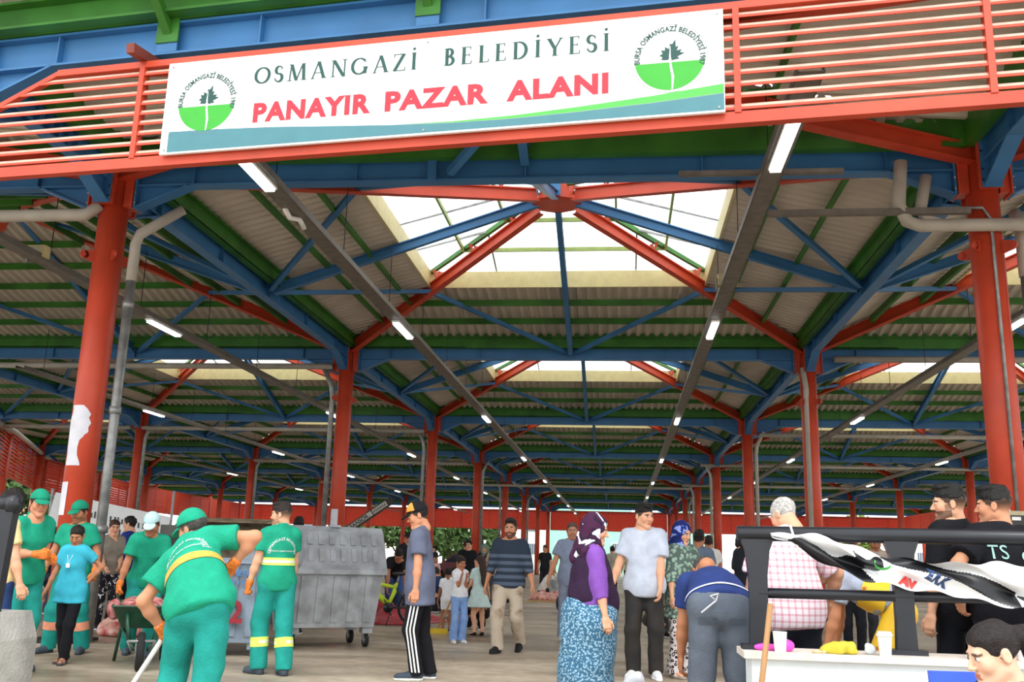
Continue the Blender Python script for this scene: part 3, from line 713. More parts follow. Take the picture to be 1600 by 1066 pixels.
RW = ['front row', 'second row', 'third row', 'fourth row', 'fifth row', 'sixth row', 'seventh row', 'rearmost row']
def column(x, y, label, near):
    r = empty('column', (x, y, 0), label=label, kind='structure')
    obj('shaft', colm, r); obj('base_plate', basep, r)
    for k in range(4):
        obj('head_bracket', headb, r, rot=(0,0,k*math.pi/2))
        if near: obj('lug', lug, r, rot=(0,0,k*math.pi/2+math.pi/4)); obj('bolts', bolts, r, rot=(0,0,k*math.pi/2), kind='stuff')
    return r
CO = {}
for c, r in COLS: CO[(c, r)] = column(12*c, 12*r, f'red round steel column {CW[c]}, {RW[r]}', r <= 1)
# ---- front strip of roof between the first column row and the skewed street edge
frontr = empty('front_roof', kind='structure', label='narrow corrugated roof strip behind the street-side louvre')
for i in (-1, 0, 1):
    x0, x1 = 12*i, 12*i+12; h0, h1 = yedge(x0), yedge(x1); ap = (x0+6, (h0+h1)/4, 7.38)
    c = [(x0+.12,-.12,6.90), (x1-.12,-.12,6.90), (x1-.12,h1+.12,6.90), (x0+.12,h0+.12,6.90)]
    for a, b in ((0,1),(1,2),(2,3),(3,0)):
        obj('roof_sheet', corr_sheet(c[a], c[b], ap, .98), frontr)
        A_, B_ = Vector(c[a]), Vector(c[b]); m_ = (Vector((x0+6, (h0+h1)/4, 0)) - (A_+B_)/2); m_.z = 0; m_.normalize(); t_ = (B_-A_).normalized()
        obj('eave_channel', MB().bar(A_+m_*.12+t_*.1+Vector((0,0,-.11)), B_+m_*.12-t_*.1+Vector((0,0,-.11)), .04, .38).bar(A_+m_*.06+t_*.1+Vector((0,0,-.29)), B_+m_*.06-t_*.1+Vector((0,0,-.29)), .14, .025).data('eave_channel', GREEN), frontr)
        obj('hip_rafter', MB().ibeam(A_+Vector((0,0,-.38)), Vector(ap)+Vector((0,0,-.22)), .16, .26).data('hip_rafter', RED), frontr)
        P1, P2 = A_.lerp(Vector(ap), .45), B_.lerp(Vector(ap), .45); obj('purlin', MB().bar(P1-Vector((0,0,.07)), P2-Vector((0,0,.07)), .05, .14).data('purlin', GREEN), frontr)
    obj('rafter', MB().ibeam((x0+6,-.1,6.6), (x0+6,(h0+h1)/4,7.02), .12, .2).data('rafter', BLUE), frontr)
    for x in (x0, x1):
        if i == 1 and x == x1: continue
        if i > -1 and x == x0: continue
        o = obj('beam', beam_mesh(-yedge(x)), kind='structure', label=f'short blue I-beam from the front column out to the street edge {CW0[round(x/12)]}', loc=(x, 0, 0), rot=(0,0,-math.pi/2))
    # street-side edge beam
    Le = math.hypot(12, h1-h0); obj('beam', beam_mesh(Le), kind='structure', label=f'sunlit blue edge beam on the street side of the {COLW[i]}', loc=(x0,h0,0), rot=(0,0,math.atan2(h1-h0,12)))
    column(x0, h0, f'red round column at the street edge {CW0[i]}', False)
column(24, yedge(24), 'red round column at the street edge far right', False)
# eaves overhang on the street side
ang = math.atan2(-.111, 1); dx = Vector((math.cos(ang), math.sin(ang), 0)); dn = Vector((-math.sin(ang), math.cos(ang), 0))
ov = empty('eaves', (0, yedge(0), 0), rot=(0,0,ang), kind='structure', label='bright green gutter and corrugated eaves over the street edge')
MB().bar((-12,-.08,6.90), (25,-.08,6.90), .06, .36).bar((-12,-.16,6.74), (25,-.16,6.74), .2, .03).bar((-12,-.14,7.07), (25,-.14,7.07), .16, .03).build('gutter', GREEN, ov)
m = MB()
xs = []
for i in range(int(37/.25)):
    for k, o in ((0,0),(.45,0),(.55,1),(.9,1)): xs.append((-12+(i+k)*.25, o))
for x, o in xs: m.V += [(x,-.02,7.12+.035*o), (x,-1.0,7.42+.035*o)]
for i in range(len(xs)-1): m.F.append((2*i,2*i+2,2*i+3,2*i+1))
obj('eaves_sheet', mesh_data('eaves_sheet', m.V, m.F, SHEET), ov)
MB().bar((-12,-.8,7.28), (25,-.8,7.28), .06, .14).build('purlin', GREEN, ov)
st = MB().bar((0,-.05,6.55), (0,-.95,7.32), .09, .10).box(-.13,.13,-.115,-.095,6.45,6.78).data('eaves_strut', GREEN); sp = MB().box(-.12,.12,-.10,-.08,6.34,6.72).data('strut_plate', BLUE)
for k in range(-2, 5): obj('eaves_strut', st, ov, loc=(2.55+2.9*k, 0, 0)); obj('strut_plate', sp, ov, loc=(2.55+2.9*k, 0, 0))
# ---- street louvre with its slats, posts, rails; the sign board hangs on it
def dust_sky_sheen():  # red slats; pale sky reflection painted into upward faces together with dust
    m = bpy.data.materials.new('dust_sky_sheen_slat'); m.use_nodes = True; nt = m.node_tree; b = nt.nodes['Principled BSDF']; b.inputs['Roughness'].default_value = .6
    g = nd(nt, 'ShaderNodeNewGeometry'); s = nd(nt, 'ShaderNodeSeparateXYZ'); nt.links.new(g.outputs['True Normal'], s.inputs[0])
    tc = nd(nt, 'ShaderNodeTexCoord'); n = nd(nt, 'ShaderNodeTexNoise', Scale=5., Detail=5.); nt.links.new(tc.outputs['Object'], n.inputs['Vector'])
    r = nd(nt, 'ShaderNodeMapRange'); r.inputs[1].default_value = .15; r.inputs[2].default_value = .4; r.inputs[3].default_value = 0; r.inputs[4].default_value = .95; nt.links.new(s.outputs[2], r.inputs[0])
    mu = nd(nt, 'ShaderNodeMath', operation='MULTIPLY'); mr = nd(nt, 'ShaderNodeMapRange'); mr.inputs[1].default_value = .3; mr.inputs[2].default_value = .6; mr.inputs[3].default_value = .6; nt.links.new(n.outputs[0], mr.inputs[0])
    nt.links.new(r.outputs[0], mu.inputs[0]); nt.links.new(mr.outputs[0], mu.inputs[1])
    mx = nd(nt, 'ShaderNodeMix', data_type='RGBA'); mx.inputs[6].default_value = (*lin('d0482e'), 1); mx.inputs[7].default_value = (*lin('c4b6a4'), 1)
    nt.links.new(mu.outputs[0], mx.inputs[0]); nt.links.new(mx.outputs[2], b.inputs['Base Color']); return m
DUST_SKY = dust_sky_sheen()
fo = empty('street_louvre', (.817, -3.568, 0), rot=(0,0,math.atan2(-.1119,.99372)), label='red louvred band of slats above the market entrance', cat='louvre')
ZB, ZT = 4.963, 6.15
MB().bar((-1.9,0,ZB+.055), (16,0,ZB+.055), .09, .11).build('bottom_rail', RED, fo); MB().bar((.55,0,ZT-.035), (16,0,ZT-.035), .09, .07).build('top_rail', RED, fo)
MB().bar((.55,0,ZT-.03), (-1.85,0,ZB+.04), .07, .05).build('end_rail', RED, fo)
posts = [1.58, 3.58, 5.57, 7.57, 9.63, 11.7, 13.8]
pm = MB().box(-.028,.028,-.055,.045,ZB+.1,ZT-.06).data('post', RED)
for s in posts: obj('post', pm, fo, loc=(s,0,0))
def slat_mesh(Ls): 
    V = [(0,-.035,-.026),(0,-.004,.036),(0,-.012,.040),(0,-.034,.0),(0,-.046,-.002),(0,-.046,-.026)]; V += [(Ls,y,z) for _, y, z in V]
    return mesh_data('slat', V, [(i,(i+1)%6,6+(i+1)%6,6+i) for i in range(6)]+[(5,4,3,2,1,0),(6,7,8,9,10,11)], DUST_SKY)
sl2 = {}
for i in range(9):
    z = ZB+.155+i*.112; xl = .55-2.4*(ZT-z)/(ZT-ZB)+.05
    pp = [xl]+posts+[16]
    for a, b in zip(pp[:-1], pp[1:]):
        if a > 2.0 and b < 7.45 and i < 8: pass
        k = round(b-a-.056, 3)
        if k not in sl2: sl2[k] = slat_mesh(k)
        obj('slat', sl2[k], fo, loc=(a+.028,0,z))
brk2 = MB().bar((0,.3,ZT+.10), (0,-.28,ZT+.02), .09, .10).data('hanger_bracket', mat('brown_primer', '7c3a2c', .6))
for s in posts[:1]: obj('hanger_bracket', brk2, fo, loc=(s+.0,0,0))
# ---- sign board
K = .735
def SZ(s, z): return (K*s, 1.2+K*(z-1.2))
sg = empty('sign_board', (.817, -3.568, 0), rot=(0,0,math.atan2(-.1119,.99372)), label='long white entrance sign board with green and red lettering and two round emblems', cat='sign')
s0, z0 = SZ(2.63, 6.44); s1, z1 = SZ(10.15, 7.80)
MB().box(s0,s1,-.105,-.07,z0,z1).build('panel', WHITE, sg)
YS = -.1065
def flat(name, polys, m, lay=0, parent=sg):
    """flat print on the sign: polys in (s,z) sign metres"""
    V = []; F = []
    for p in polys:
        i = len(V); V += [(x, YS-.0012*lay, z) for x, z in p]; F.append(tuple(range(i, i+len(p))))
    return obj(name, mesh_data(name, V, F, m), parent)
TEAL = mat('print_teal', '4a808a', .5, var=.03); LIME = mat('print_lime', '54b450', .5, var=.03); GRN = mat('print_green', '3ba834', .5, var=.03)
DTEAL = mat('print_dark_teal', '1e4c46', .5, var=.03); PRED = mat('print_red', 'd2303f', .5, var=.03); GREY = mat('print_grey', '7c8682', .5, var=.02)
ks = [2.74,3.5,4.3,5.2,6.0,6.8,7.6,8.4,9.3,10.14]; tt = [.30,.285,.25,.19,.14,.105,.10,.12,.16,.215]; gt = [0,0,0,0,0,.018,.04,.065,.09,.12]
def quad(a, b, lo, hi): return [SZ(ks[a], lo[a]), SZ(ks[b], lo[b]), SZ(ks[b], hi[b]), SZ(ks[a], hi[a])]
bz = [6.465]*10; tz = [6.465+t for t in tt]
flat('teal_band', [quad(i, i+1, bz, tz) for i in range(9)], TEAL)
flat('lime_band', [quad(i, i+1, [t+.004 for t in tz], [t+.004+g_ for t, g_ in zip(tz, gt)]) for i in range(4, 9)], LIME)
def arcpts(cx, cy, rx, ry, a0, a1, n): return [(cx+rx*math.cos(math.radians(a0+(a1-a0)*i/n)), cy+ry*math.sin(math.radians(a0+(a1-a0)*i/n))) for i in range(n+1)]
def ringq(cx, cy, rx, ry, a0, a1, tf, n=20):
    out = []
    for i in range(n):
        q_ = []
        for j, s in ((i,1),(i+1,1),(i+1,-1),(i,-1)):
            a = math.radians(a0+(a1-a0)*j/n); t = tf(a)/2*s; q_.append((cx+(rx+t)*math.cos(a), cy+(ry+t)*math.sin(a)))
        out.append(q_)
    return out
TK, TN = .185, .075
def stroke(x0, y0, x1, y1, w): 
    # slanted stem with horizontal ends
    d = w/2*math.hypot(x1-x0, y1-y0)/max(.01, abs(y1-y0)); return [(x0-d,y0),(x0+d,y0),(x1+d,y1),(x1-d,y1)]
def hb(x0, x1, y, t=.045): return [(x0,y-t/2),(x1,y-t/2),(x1,y+t/2),(x0,y+t/2)]
vt = lambda a: TN+(TK-TN)*abs(math.cos(a))**1.3
def serif_glyph(c):
    g = []
    if c == 'O': return ringq(.46,.5,.40,.46,0,360,vt,36), .92
    if c == 'G': return ringq(.46,.5,.40,.46,42,350,vt,30)+[stroke(.80,.06,.80,.42,TK), hb(.66,.94,.43), stroke(.79,.68,.79,.86,.05)], .98
    if c == 'S': return ringq(.28,.735,.185,.225,20,270,lambda a: TN+(TK-TN)*max(0,-math.cos(a))**.8,16)+ringq(.28,.265,.205,.235,90,-160,lambda a: TN+(TK-TN)*max(0,math.cos(a))**.8,16)+[stroke(.46,.74,.46,.90,.05), stroke(.075,.1,.075,.28,.05)], .56
    if c in 'Iİ': g = [stroke(.2,0,.2,1,TK), hb(.06,.34,.022), hb(.06,.34,.978)]; return (g+[arcpts(.2,1.22,.085,.085,0,330,11)] if c == 'İ' else g), .40
    if c == 'L': return [stroke(.2,0,.2,1,TK), hb(.06,.34,.978), hb(.06,.60,.022), stroke(.575,0,.595,.2,.05)], .62
    if c == 'E': return [stroke(.2,0,.2,1,TK), hb(.06,.58,.978), hb(.06,.62,.022), hb(.2,.5,.52), stroke(.56,.82,.56,1,.05), stroke(.60,0,.60,.2,.05), stroke(.49,.42,.49,.62,.045)], .68
    if c == 'B': return [stroke(.2,0,.2,1,TK), hb(.06,.34,.022), hb(.06,.34,.978)]+ringq(.27,.755,.22,.222,90,-90,vt,12)+ringq(.27,.275,.28,.252,90,-90,vt,12)+[hb(.2,.3,.978), hb(.2,.3,.53), hb(.2,.3,.022)], .66
    if c == 'D': return [stroke(.2,0,.2,1,TK), hb(.06,.38,.022), hb(.06,.38,.978)]+ringq(.34,.5,.42,.478,90,-90,vt,18), .90
    if c == 'Z': return [hb(.07,.68,.975,.05), hb(.03,.70,.025,.05), stroke(.11,.03,.61,.97,TK), stroke(.08,.8,.08,1,.05), stroke(.68,0,.68,.2,.05)], .74
    if c == 'A': return [stroke(.10,0,.42,.98,TN+.01), stroke(.78,0,.44,1.02,TK), hb(.22,.64,.34), hb(0,.22,.022), hb(.62,.94,.022)], .90
    if c == 'N': return [stroke(.16,0,.16,1,TN+.01), stroke(.80,-.02,.18,1,TK), stroke(.82,0,.82,1,TN+.01), hb(.03,.30,.022), hb(.03,.22,.978), hb(.68,.96,.978)], .98
    if c == 'M': return [stroke(.14,0,.20,1,TN+.01), stroke(.54,0,.22,1,TK), stroke(.54,0,.88,1,TN+.01), stroke(.98,0,.92,1,TK), hb(0,.28,.022), hb(.82,1.14,.022), hb(.08,.24,.978), hb(.86,1.04,.978)], 1.14
    if c == 'Y': return [stroke(.42,.42,.12,1,TK), stroke(.46,.45,.76,1,TN+.01), stroke(.43,0,.43,.5,TK), hb(.28,.58,.022), hb(0,.26,.978), hb(.64,.88,.978)], .84
    return [], .4
def serif_line(txt, sa, sb, base, cap):
    glyphs = [serif_glyph(c) for c in txt]; tot = sum(w for _, w in glyphs); gap = ((sb-sa)/cap-tot)/(len(txt)-1); x = 0
    for ch, (polys, w) in zip(txt, glyphs):
        for k_, p in enumerate(polys): pass
        V = []; F = []
        for k_, p in enumerate(polys):
            i = len(V)
            for px, py in p:
                s_, z_ = SZ(sa+(x+px)*cap, base+py*cap); V.append((s_, YS-.0010-.00012*k_, z_))
            F.append(tuple(range(i, i+len(p))))
        if F: obj('letter', mesh_data('letter', V, F, DTEAL), sg)
        x += w+gap
serif_line('OSMANGAZİ', 3.96, 6.27, 7.365, .245); serif_line('BELEDİYESİ', 6.62, 8.78, 7.375, .245)
def sans_line(txt, sa, sb, base, cap, m, bold=.05, name='letter', lay=1):
    for ch_i, ch in enumerate(txt): pass
    V, F = flat_text(txt, 1., bold=bold, space=1.12); x0, x1 = V[:,0].min(), V[:,0].max(); y0, y1 = V[:,1].min(), V[:,1].max()
    out = []
    for x, y, _ in V:
        s_, z_ = SZ(sa+(x-x0)/(x1-x0)*(sb-sa), base+(y-y0)/(y1-y0)*cap); out.append((s_, YS-.0012*lay, z_))
    return obj(name, mesh_data(name, out, F, m), sg)
for w_t, a_, b_ in (('PANAYIR', 3.985, 5.66), ('PAZAR', 5.855, 7.24), ('ALANI', 7.475, 8.76)): sans_line(w_t, a_, b_, 6.80, .285, PRED, name='red_lettering')
LEAF = [(0,-.05),(.10,-.16),(.42,-.10),(.30,.0),(.62,.16),(.40,.20),(.46,.34),(.24,.30),(.30,.52),(.18,.48),(.12,.86),(.0,.62),(-.10,.66),(-.12,.40),(-.30,.52),(-.28,.34),(-.46,.36),(-.36,.20),(-.50,.10),(-.34,.02),(-.40,-.10),(-.12,-.14)]
def emblem(cs, cz, r):
    def P2(x, y): return SZ(cs+x*r, cz+y*r)
    flat('emblem_rim', [[P2(*p) for p in q_] for q_ in ringq(0,0,1,1,0,360,lambda a: .012,48)], GREY, 1)
    flat('emblem_field', [[P2(*p) for p in arcpts(0,0,.93,.93,187,352,24)]], GRN, 1)
    flat('emblem_leaf', [[P2(.02+x*.60+y*.08, .03+y*.60) for x, y in LEAF]], DTEAL, 2)
    path = [(.02,.35),(.01,.05),(.03,-.25),(.08,-.55),(.06,-.92)]; wd = [.006,.022,.03,.035,.02]
    flat('emblem_stem', [[P2(path[i][0]-wd[i],path[i][1]), P2(path[i][0]+wd[i],path[i][1]), P2(path[i+1][0]+wd[i+1],path[i+1][1]), P2(path[i+1][0]-wd[i+1],path[i+1][1])] for i in range(4)], WHITE, 3)
    V, F = flat_text('BURSA OSMANGAZİ BELEDİYESİ 1987', .21, bold=.006, space=1.06); w = V[:,0].max(); out = []
    for x, y, _ in V:
        a = math.radians(188)-x/w*math.radians(206); q_ = P2(math.cos(a)*(.80+y), math.sin(a)*(.80+y)); out.append((q_[0], YS-.0024, q_[1]))
    obj('emblem_lettering', mesh_data('emblem_lettering', out, F, DTEAL), sg)
emblem(3.27, 7.165, .455); emblem(9.505, 7.20, .455)
scr = MB().tube([(0,-.112,0),(0,-.104,0)], .012, 6).data('screw', GALV)
for s_, z_ in ((2.70,7.74),(2.70,6.50),(10.08,7.74),(10.08,6.5),(6.4,7.74),(6.4,6.5)): q_ = SZ(s_, z_); obj('screw', scr, sg, loc=(q_[0],0,q_[1]))
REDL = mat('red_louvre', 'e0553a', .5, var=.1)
# ---- red louvred bands closing the far and side walls
def louvre(name, p0, p1, za, zb, n, label, dz=0.):
    a = Vector((p0[0],p0[1],0)); b = Vector((p1[0],p1[1],0)); r = empty(name, a, kind='structure', label=label); d = b-a; t = d.normalized(); nrm_ = Vector((-t.y,t.x,0))
    m = MB()
    for i in range(n):
        z = za+(i+.5)*(zb-za)/n; hgt = (zb-za)/n*.86
        m.bar(Vector((0,0,z)), d+Vector((0,0,z)), .02, hgt*1.5, up=tuple(Vector((0,0,1))+nrm_*.75))
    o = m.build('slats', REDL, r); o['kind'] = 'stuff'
    k = max(1, int(d.length/2.4))
    for i in range(k+1): MB().bar(d*(i/k)+Vector((0,0,za)), d*(i/k)+Vector((0,0,zb)), .08, .08, up=(0,1,0)).build('post', RED, r)
    MB().bar(Vector((0,0,za)), d+Vector((0,0,za)), .10, .10).bar(Vector((0,0,zb)), d+Vector((0,0,zb)), .10, .10).build('frame', RED, r)
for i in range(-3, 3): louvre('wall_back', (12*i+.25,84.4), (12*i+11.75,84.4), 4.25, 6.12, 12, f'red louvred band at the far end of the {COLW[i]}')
lw_ = [(-16.6,21.0), (-19.6,26.8), (-25.6,39.0), (-28.6,50.2), (-30.6,58.), (-31.9,76.), (-32.2,84.)]
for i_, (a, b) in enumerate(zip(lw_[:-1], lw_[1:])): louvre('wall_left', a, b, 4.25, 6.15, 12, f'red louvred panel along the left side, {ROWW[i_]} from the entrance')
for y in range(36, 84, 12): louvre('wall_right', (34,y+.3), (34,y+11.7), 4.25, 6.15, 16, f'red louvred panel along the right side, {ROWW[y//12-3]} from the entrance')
wc_ = MB().tube([(0,0,0),(0,0,H)], .16, 12).data('shaft', RED, True)
for i_, (x, y) in enumerate(lw_[1:]): o = empty('column', (x, y, 0), kind='structure', label=f'red column carrying the left louvred wall, {ROWW[i_]} from the entrance'); obj('shaft', wc_, o)
MB().tube([(-16.2,20.,5.9),(-19.3,26.8,6.1),(-25.2,38.6,6.15)], .12, 10).build('drain_pipe', PVC, None, True, label='thick brown drain pipe along the top of the left louvre', cat='pipe')
# ---- cable trays with fluorescent battens
batt = MB().box(-.06,.06,0,1.25,-.075,-.03).data('lamp', LAMP); hous = MB().box(-.075,.075,-.04,1.29,-.035,.02).data('lamp_housing', WHITE)
hang = MB().bar((0,0,0), (0,0,1.25), .012, .012, up=(0,1,0)).data('hanger_rod', DARK)
for tx, y0_, y1_, nm in ((3.,-3.4,83,'left of the middle aisle'), (9.05,-4.1,83,'right of the middle aisle'), (-1.9,-2.5,83,'just left of the front left column'), (-8.,10,83,'in the left aisle'), (14.4,-3,83,'just right of the front right column'), (20.5,20,83,'in the right aisle'), (-15.,30,83,'in the far left aisle')):
    tr = empty('cable_tray', (tx, 0, 5.6), label=f'grey perforated cable tray with lamps hung {nm}', cat='cable tray')
    m = MB().box(-.12,.12,y0_,y1_,.03,.04).box(-.125,-.115,y0_,y1_,.03,.12).box(.115,.125,y0_,y1_,.03,.12); m.build('tray', TRAY, tr)
    for y in np.arange(max(y0_+1, -1.5), 40 if abs(tx-6) < 4 else 36, 3.): obj('hanger_rod', hang, tr, loc=(0,y,.05))
    lamps = [-3.2 if tx > 5 else -2.9] + [5.1+12*k for k in range(7)] if tx in (3., 9.05) else [4.9+11.7*k for k in range(7)]
    for y in lamps:
        if y0_-.3 <= y <= y1_: lo_ = obj('lamp_housing', hous, tr, loc=(0,y,.03)); obj('lamp', batt, lo_)
MB().box(8.0,9.9,-1.55,-1.47,5.72,5.77).build('cross_tray', TRAY, None, label='short grey perforated cross bar over the right cable tray', cat='cable tray')
MB().box(9.2,11.7,-.40,-.32,5.62,5.70).build('cross_tray', TRAY, None, label='grey perforated cross bar reaching the right front column', cat='cable tray')
# ---- rain pipes
def pipe(name, pts, r_, m, label): return MB().tube(pts, r_, 10).build(name, m, None, True, label=label, kind='structure')
dp = empty('downpipe', (.42, -.05, 0), label='galvanised rain pipe beside the left front column', cat='pipe')
MB().tube([(0,0,.02),(0,0,5.0)], .065, 12).build('pipe', GALV, dp, True); MB().tube([(0,0,4.9),(0,0,5.45),(.05,0,5.60),(.55,.22,6.05)], .075, 12).build('elbow', PVC, dp, True)
for z in (1.4,3.0,4.5): MB().tube([(0,0,z),(0,0,z+.1)], .08, 12).build('joint', GALV, dp, True)
dp = empty('downpipe', (12.45, .02, 0), label='galvanised rain pipe beside the right front column', cat='pipe')
MB().tube([(0,0,.02),(0,0,5.0)], .065, 12).build('pipe', GALV, dp, True); MB().tube([(0,0,4.9),(0,0,5.6),(-.02,.1,5.8)], .08, 12).build('elbow', PVC, dp, True)
pipe('drain_pipe', [(-8,-.2,5.85),(-.3,-.2,5.85),(-.1,-.2,6.0)], .09, PVC, 'pale drain pipe running left from the left front column')
pp_ = empty('drain_pipe', label='looped pale drain pipes beside the right front column', cat='pipe')
MB().tube([(10.9,-.35,6.35),(10.85,-.33,5.75),(10.95,-.3,5.55),(11.1,-.28,5.5),(13.5,-.28,5.5)], .085, 12).build('pipe', PVC, pp_, True); MB().tube([(11.25,-.2,6.2),(11.15,-.22,5.75),(11.2,-.24,5.6),(11.35,-.27,5.52)], .075, 12).build('pipe', PVC, pp_, True)
MB().tube([(12,-.215,.9),(12,-.215,5.6),(11.9,-.23,5.75),(11.5,-.3,5.72)], .022, 8).build('conduit', GALV, None, True, label='thin conduit up the face of the right front column', cat='conduit')
for c, r, s in ((0,1,-1),(0,2,-1),(0,3,1),(0,4,-1),(1,1,-.3),(1,2,1),(1,3,-1),(1,4,-1),(-1,2,1),(-1,3,1),(-1,4,1),(0,5,1),(1,5,1)):
    x = s*.29; y = -.14
    MB().tube([(x,y,.05),(x,y,5.3),(x+.04*s,y-.06,5.6),(x+.28*s,y-.1,6.1)], .068, 10).build('downpipe', PVC if c == 1 else GALV, CO[(c,r)], True)
for c, r, a, b, dz in ((-1,1,-.2,11.7,-.25),(-1,2,.2,11.7,-.35),(-2,2,.2,11.7,-.35),(-1,3,.2,11.5,-.4),(0,4,-12,11.5,-.55),(1,1,.6,12,-.02),(1,2,.4,12,-.35),(1,3,-.8,12,-.3),(1,4,-1.,12,-.35),(2,3,0,12,-.3),(1,5,0,12,-.3),(2,4,0,12,-.3)):
    pipe('drain_pipe', [(12*c+a,12*r-.3,H+dz),(12*c+b,12*r-.3,H+dz)], .08, PVC, f'pale horizontal drain pipe under the {RW[r]} beam over the {COLW[c]}')
# ---- torn poster, paper and socket box on the front columns
def wrap(name, pts, c, r_, m, label, parent=None):
    """thin paper bent round a column: pts in (angle deg, z)"""
    V = [(c[0]+r_*math.sin(math.radians(a)), c[1]-r_*math.cos(math.radians(a)), z) for a, z in pts]
    return V
PAPER = mat('paper', 'e6e6ee', .8, var=.05)
def paper(name, rows, c, m, label):
    V = []; F = []; n = 9
    for a0, a1, z in rows:
        for k in range(n): a = math.radians(a0+(a1-a0)*k/(n-1)); V.append((c[0]+.204*math.sin(a), c[1]-.204*math.cos(a), z))
    for i in range(len(rows)-1):
        for k in range(n-1): F.append((i*n+k, i*n+k+1, (i+1)*n+k+1, (i+1)*n+k))
    return obj(name, mesh_data(name, V, F, m), label=label, cat='poster')
paper('torn_poster', [(-40,12,3.10),(-34,28,3.05),(-36,42,2.98),(-48,36,2.93),(-50,46,2.86),(-52,38,2.80),(-46,40,2.74),(-44,12,2.62),(-40,8,2.52),(-36,10,2.42),(-40,22,2.32),(-38,24,2.28)], (0,0), PAPER, 'torn white poster stuck on the left front column')
paper('paper_sheet', [(-75,-10,2.06),(-75,-12,1.62)], (0,0), PAPER, 'blank white paper sheet on the left front column')
paper('paper_sheet', [(-30,25,2.35),(-30,25,1.75)], (0,12), PAPER, 'white notice on the second left column above the dumpster')
paper('torn_poster', [(-60,-20,1.95),(-64,-30,1.75),(-60,-18,1.5),(-55,-30,1.3)], (12,0), PAPER, 'scrap of torn white paper on the right front column')
bx = empty('socket_box', (11.98, -.27, 1.47), label='cream electrical socket box on the right front column', cat='electrical box')
MB().box(-.16,.20,-.08,.08,0,.45).build('body', mat('cream_box', 'c9bd96', .6), bx); MB().box(-.12,.16,-.09,-.075,.27,.40).build('cover', mat('dark_cover', '30302e', .4), bx); MB().box(-.11,-.01,-.095,-.085,.34,.38).build('plate', WHITE, bx)
skt = MB().tube([(0,-.10,0),(0,-.07,0)], .045, 12).data('socket', mat('blue_socket', '2c5f9a', .5))
for x in (-.08,.03,.13):
    for z in (.16,.06): obj('socket', skt, bx, loc=(x,0,z))
fl_ = empty('floodlight', (9.05,3.0,5.70), label='cream floodlight clamped on the right cable tray', cat='floodlight')
MB().box(-.16,.16,-.10,.06,-.03,.16).build('body', CREAM, fl_); MB().box(-.12,.12,-.12,-.10,.0,.13).build('glass', mat('lamp_glass', 'd8d2b0', .2), fl_); MB().box(-.19,-.16,-.03,.03,-.1,.10).build('yoke', GALV, fl_)
fl_ = empty('floodlight', (-1.9,1.2,5.70), label='cream floodlight clamped on the left cable tray', cat='floodlight')
MB().box(-.16,.16,-.10,.06,-.03,.16).build('body', CREAM, fl_); MB().box(-.12,.12,-.12,-.10,.0,.13).build('glass', MATS['lamp_glass'], fl_); MB().box(-.19,-.16,-.03,.03,-.1,.10).build('yoke', GALV, fl_)
MB().tube([(2.92,-.9,5.62),(2.92,-.7,5.57),(3.0,-.55,5.6),(3.0,-.35,5.55)], .035, 8).build('pipe_fitting', WHITE, None, True, label='white bent pipe fitting under the left cable tray', cat='pipe')
obj('brace', MB().bar((4.95,-.13,6.42), (6.2,-1.6,6.98), .1, .1).bar((4.7,-.12,6.3), (4.7,-.12,6.85), .12, .08, up=(0,1,0)).data('brace', BLUE), frontr)
# ================================================================ street furniture and market things
BLK = mat('black_rail', '1c1f26', .35, var=.15, spec=.5); RENDW = mat('white_render', 'dfe6e8', .8, var=.05, scale=3, bump=.2); STONE = mat('pale_stone', 'ddd3c8', .6, var=.1, scale=12); CONC = mat('rough_concrete', 'b3b0aa', .85, var=.2, scale=4, bump=.4)
# white parapet with stone coping, pipe railing on it
w = empty('parapet', (8.06, -6.08, 0), label='low white rendered parapet with pale stone coping', kind='structure')
MB().box(.05,4.2,-.0,.30,0,.66).build('wall', RENDW, w); MB().box(0,4.2,-.05,.34,.66,.70).build('coping', STONE, w)
rl = empty('railing', (8.06, -5.93, .70), label='black pipe railing standing on the white parapet', cat='railing')
MB().tube([(0,0,.705),(4.2,0,.74)], .047, 16).build('top_rail', BLK, rl, True); MB().tube([(.12,0,.34),(4.2,0,.36)], .032, 12).build('mid_rail', BLK, rl, True)
pst = MB()
prof = [(.105,.68),(.075,.60),(.058,.45),(.055,.2),(.062,.02)]
for (a, z), (b, z2) in zip(prof[:-1], prof[1:]): pst.add([(-a,-.03,z),(a,-.03,z),(a,.03,z),(-a,.03,z),(-b,-.03,z2),(b,-.03,z2),(b,.03,z2),(-b,.03,z2)], [(0,1,2,3),(7,6,5,4),(0,4,5,1),(1,5,6,2),(2,6,7,3),(3,7,4,0)])
pst.box(-.11,.11,-.06,.06,0,.03); pst = pst.data('post', BLK)
for x in (.12,1.0,1.9,2.8): obj('post', pst, rl, loc=(x,0,0))
w = empty('concrete_block', (2.27, -6.35, 0), label='rough concrete pier at the left picture edge', kind='structure')
MB().box(0,1.10,-.1,.45,0,.60).add([(0,-.1,.6),(1.10,-.1,.6),(1.10,.45,.6),(0,.45,.6),(0,-.08,.775),(1.05,-.08,.775),(1.05,.43,.775),(0,.43,.775)], [(4,5,6,7),(0,1,5,4),(1,2,6,5),(2,3,7,6),(3,0,4,7)]).build('block', CONC, w)
rl2 = empty('railing', (2.27, -6.2, .775), label='black pipe railing end on the concrete pier', cat='railing')
MB().tube([(0,0,.68),(1.04,0,.70)], .05, 16).tube([(.97,0,.70),(1.03,0,.70)], .065, 16).build('top_rail', BLK, rl2, True)
obj('post', MB().bar((.93,0,0), (.96,0,.68), .12, .07, up=(0,1,0)).data('post', BLK), rl2)
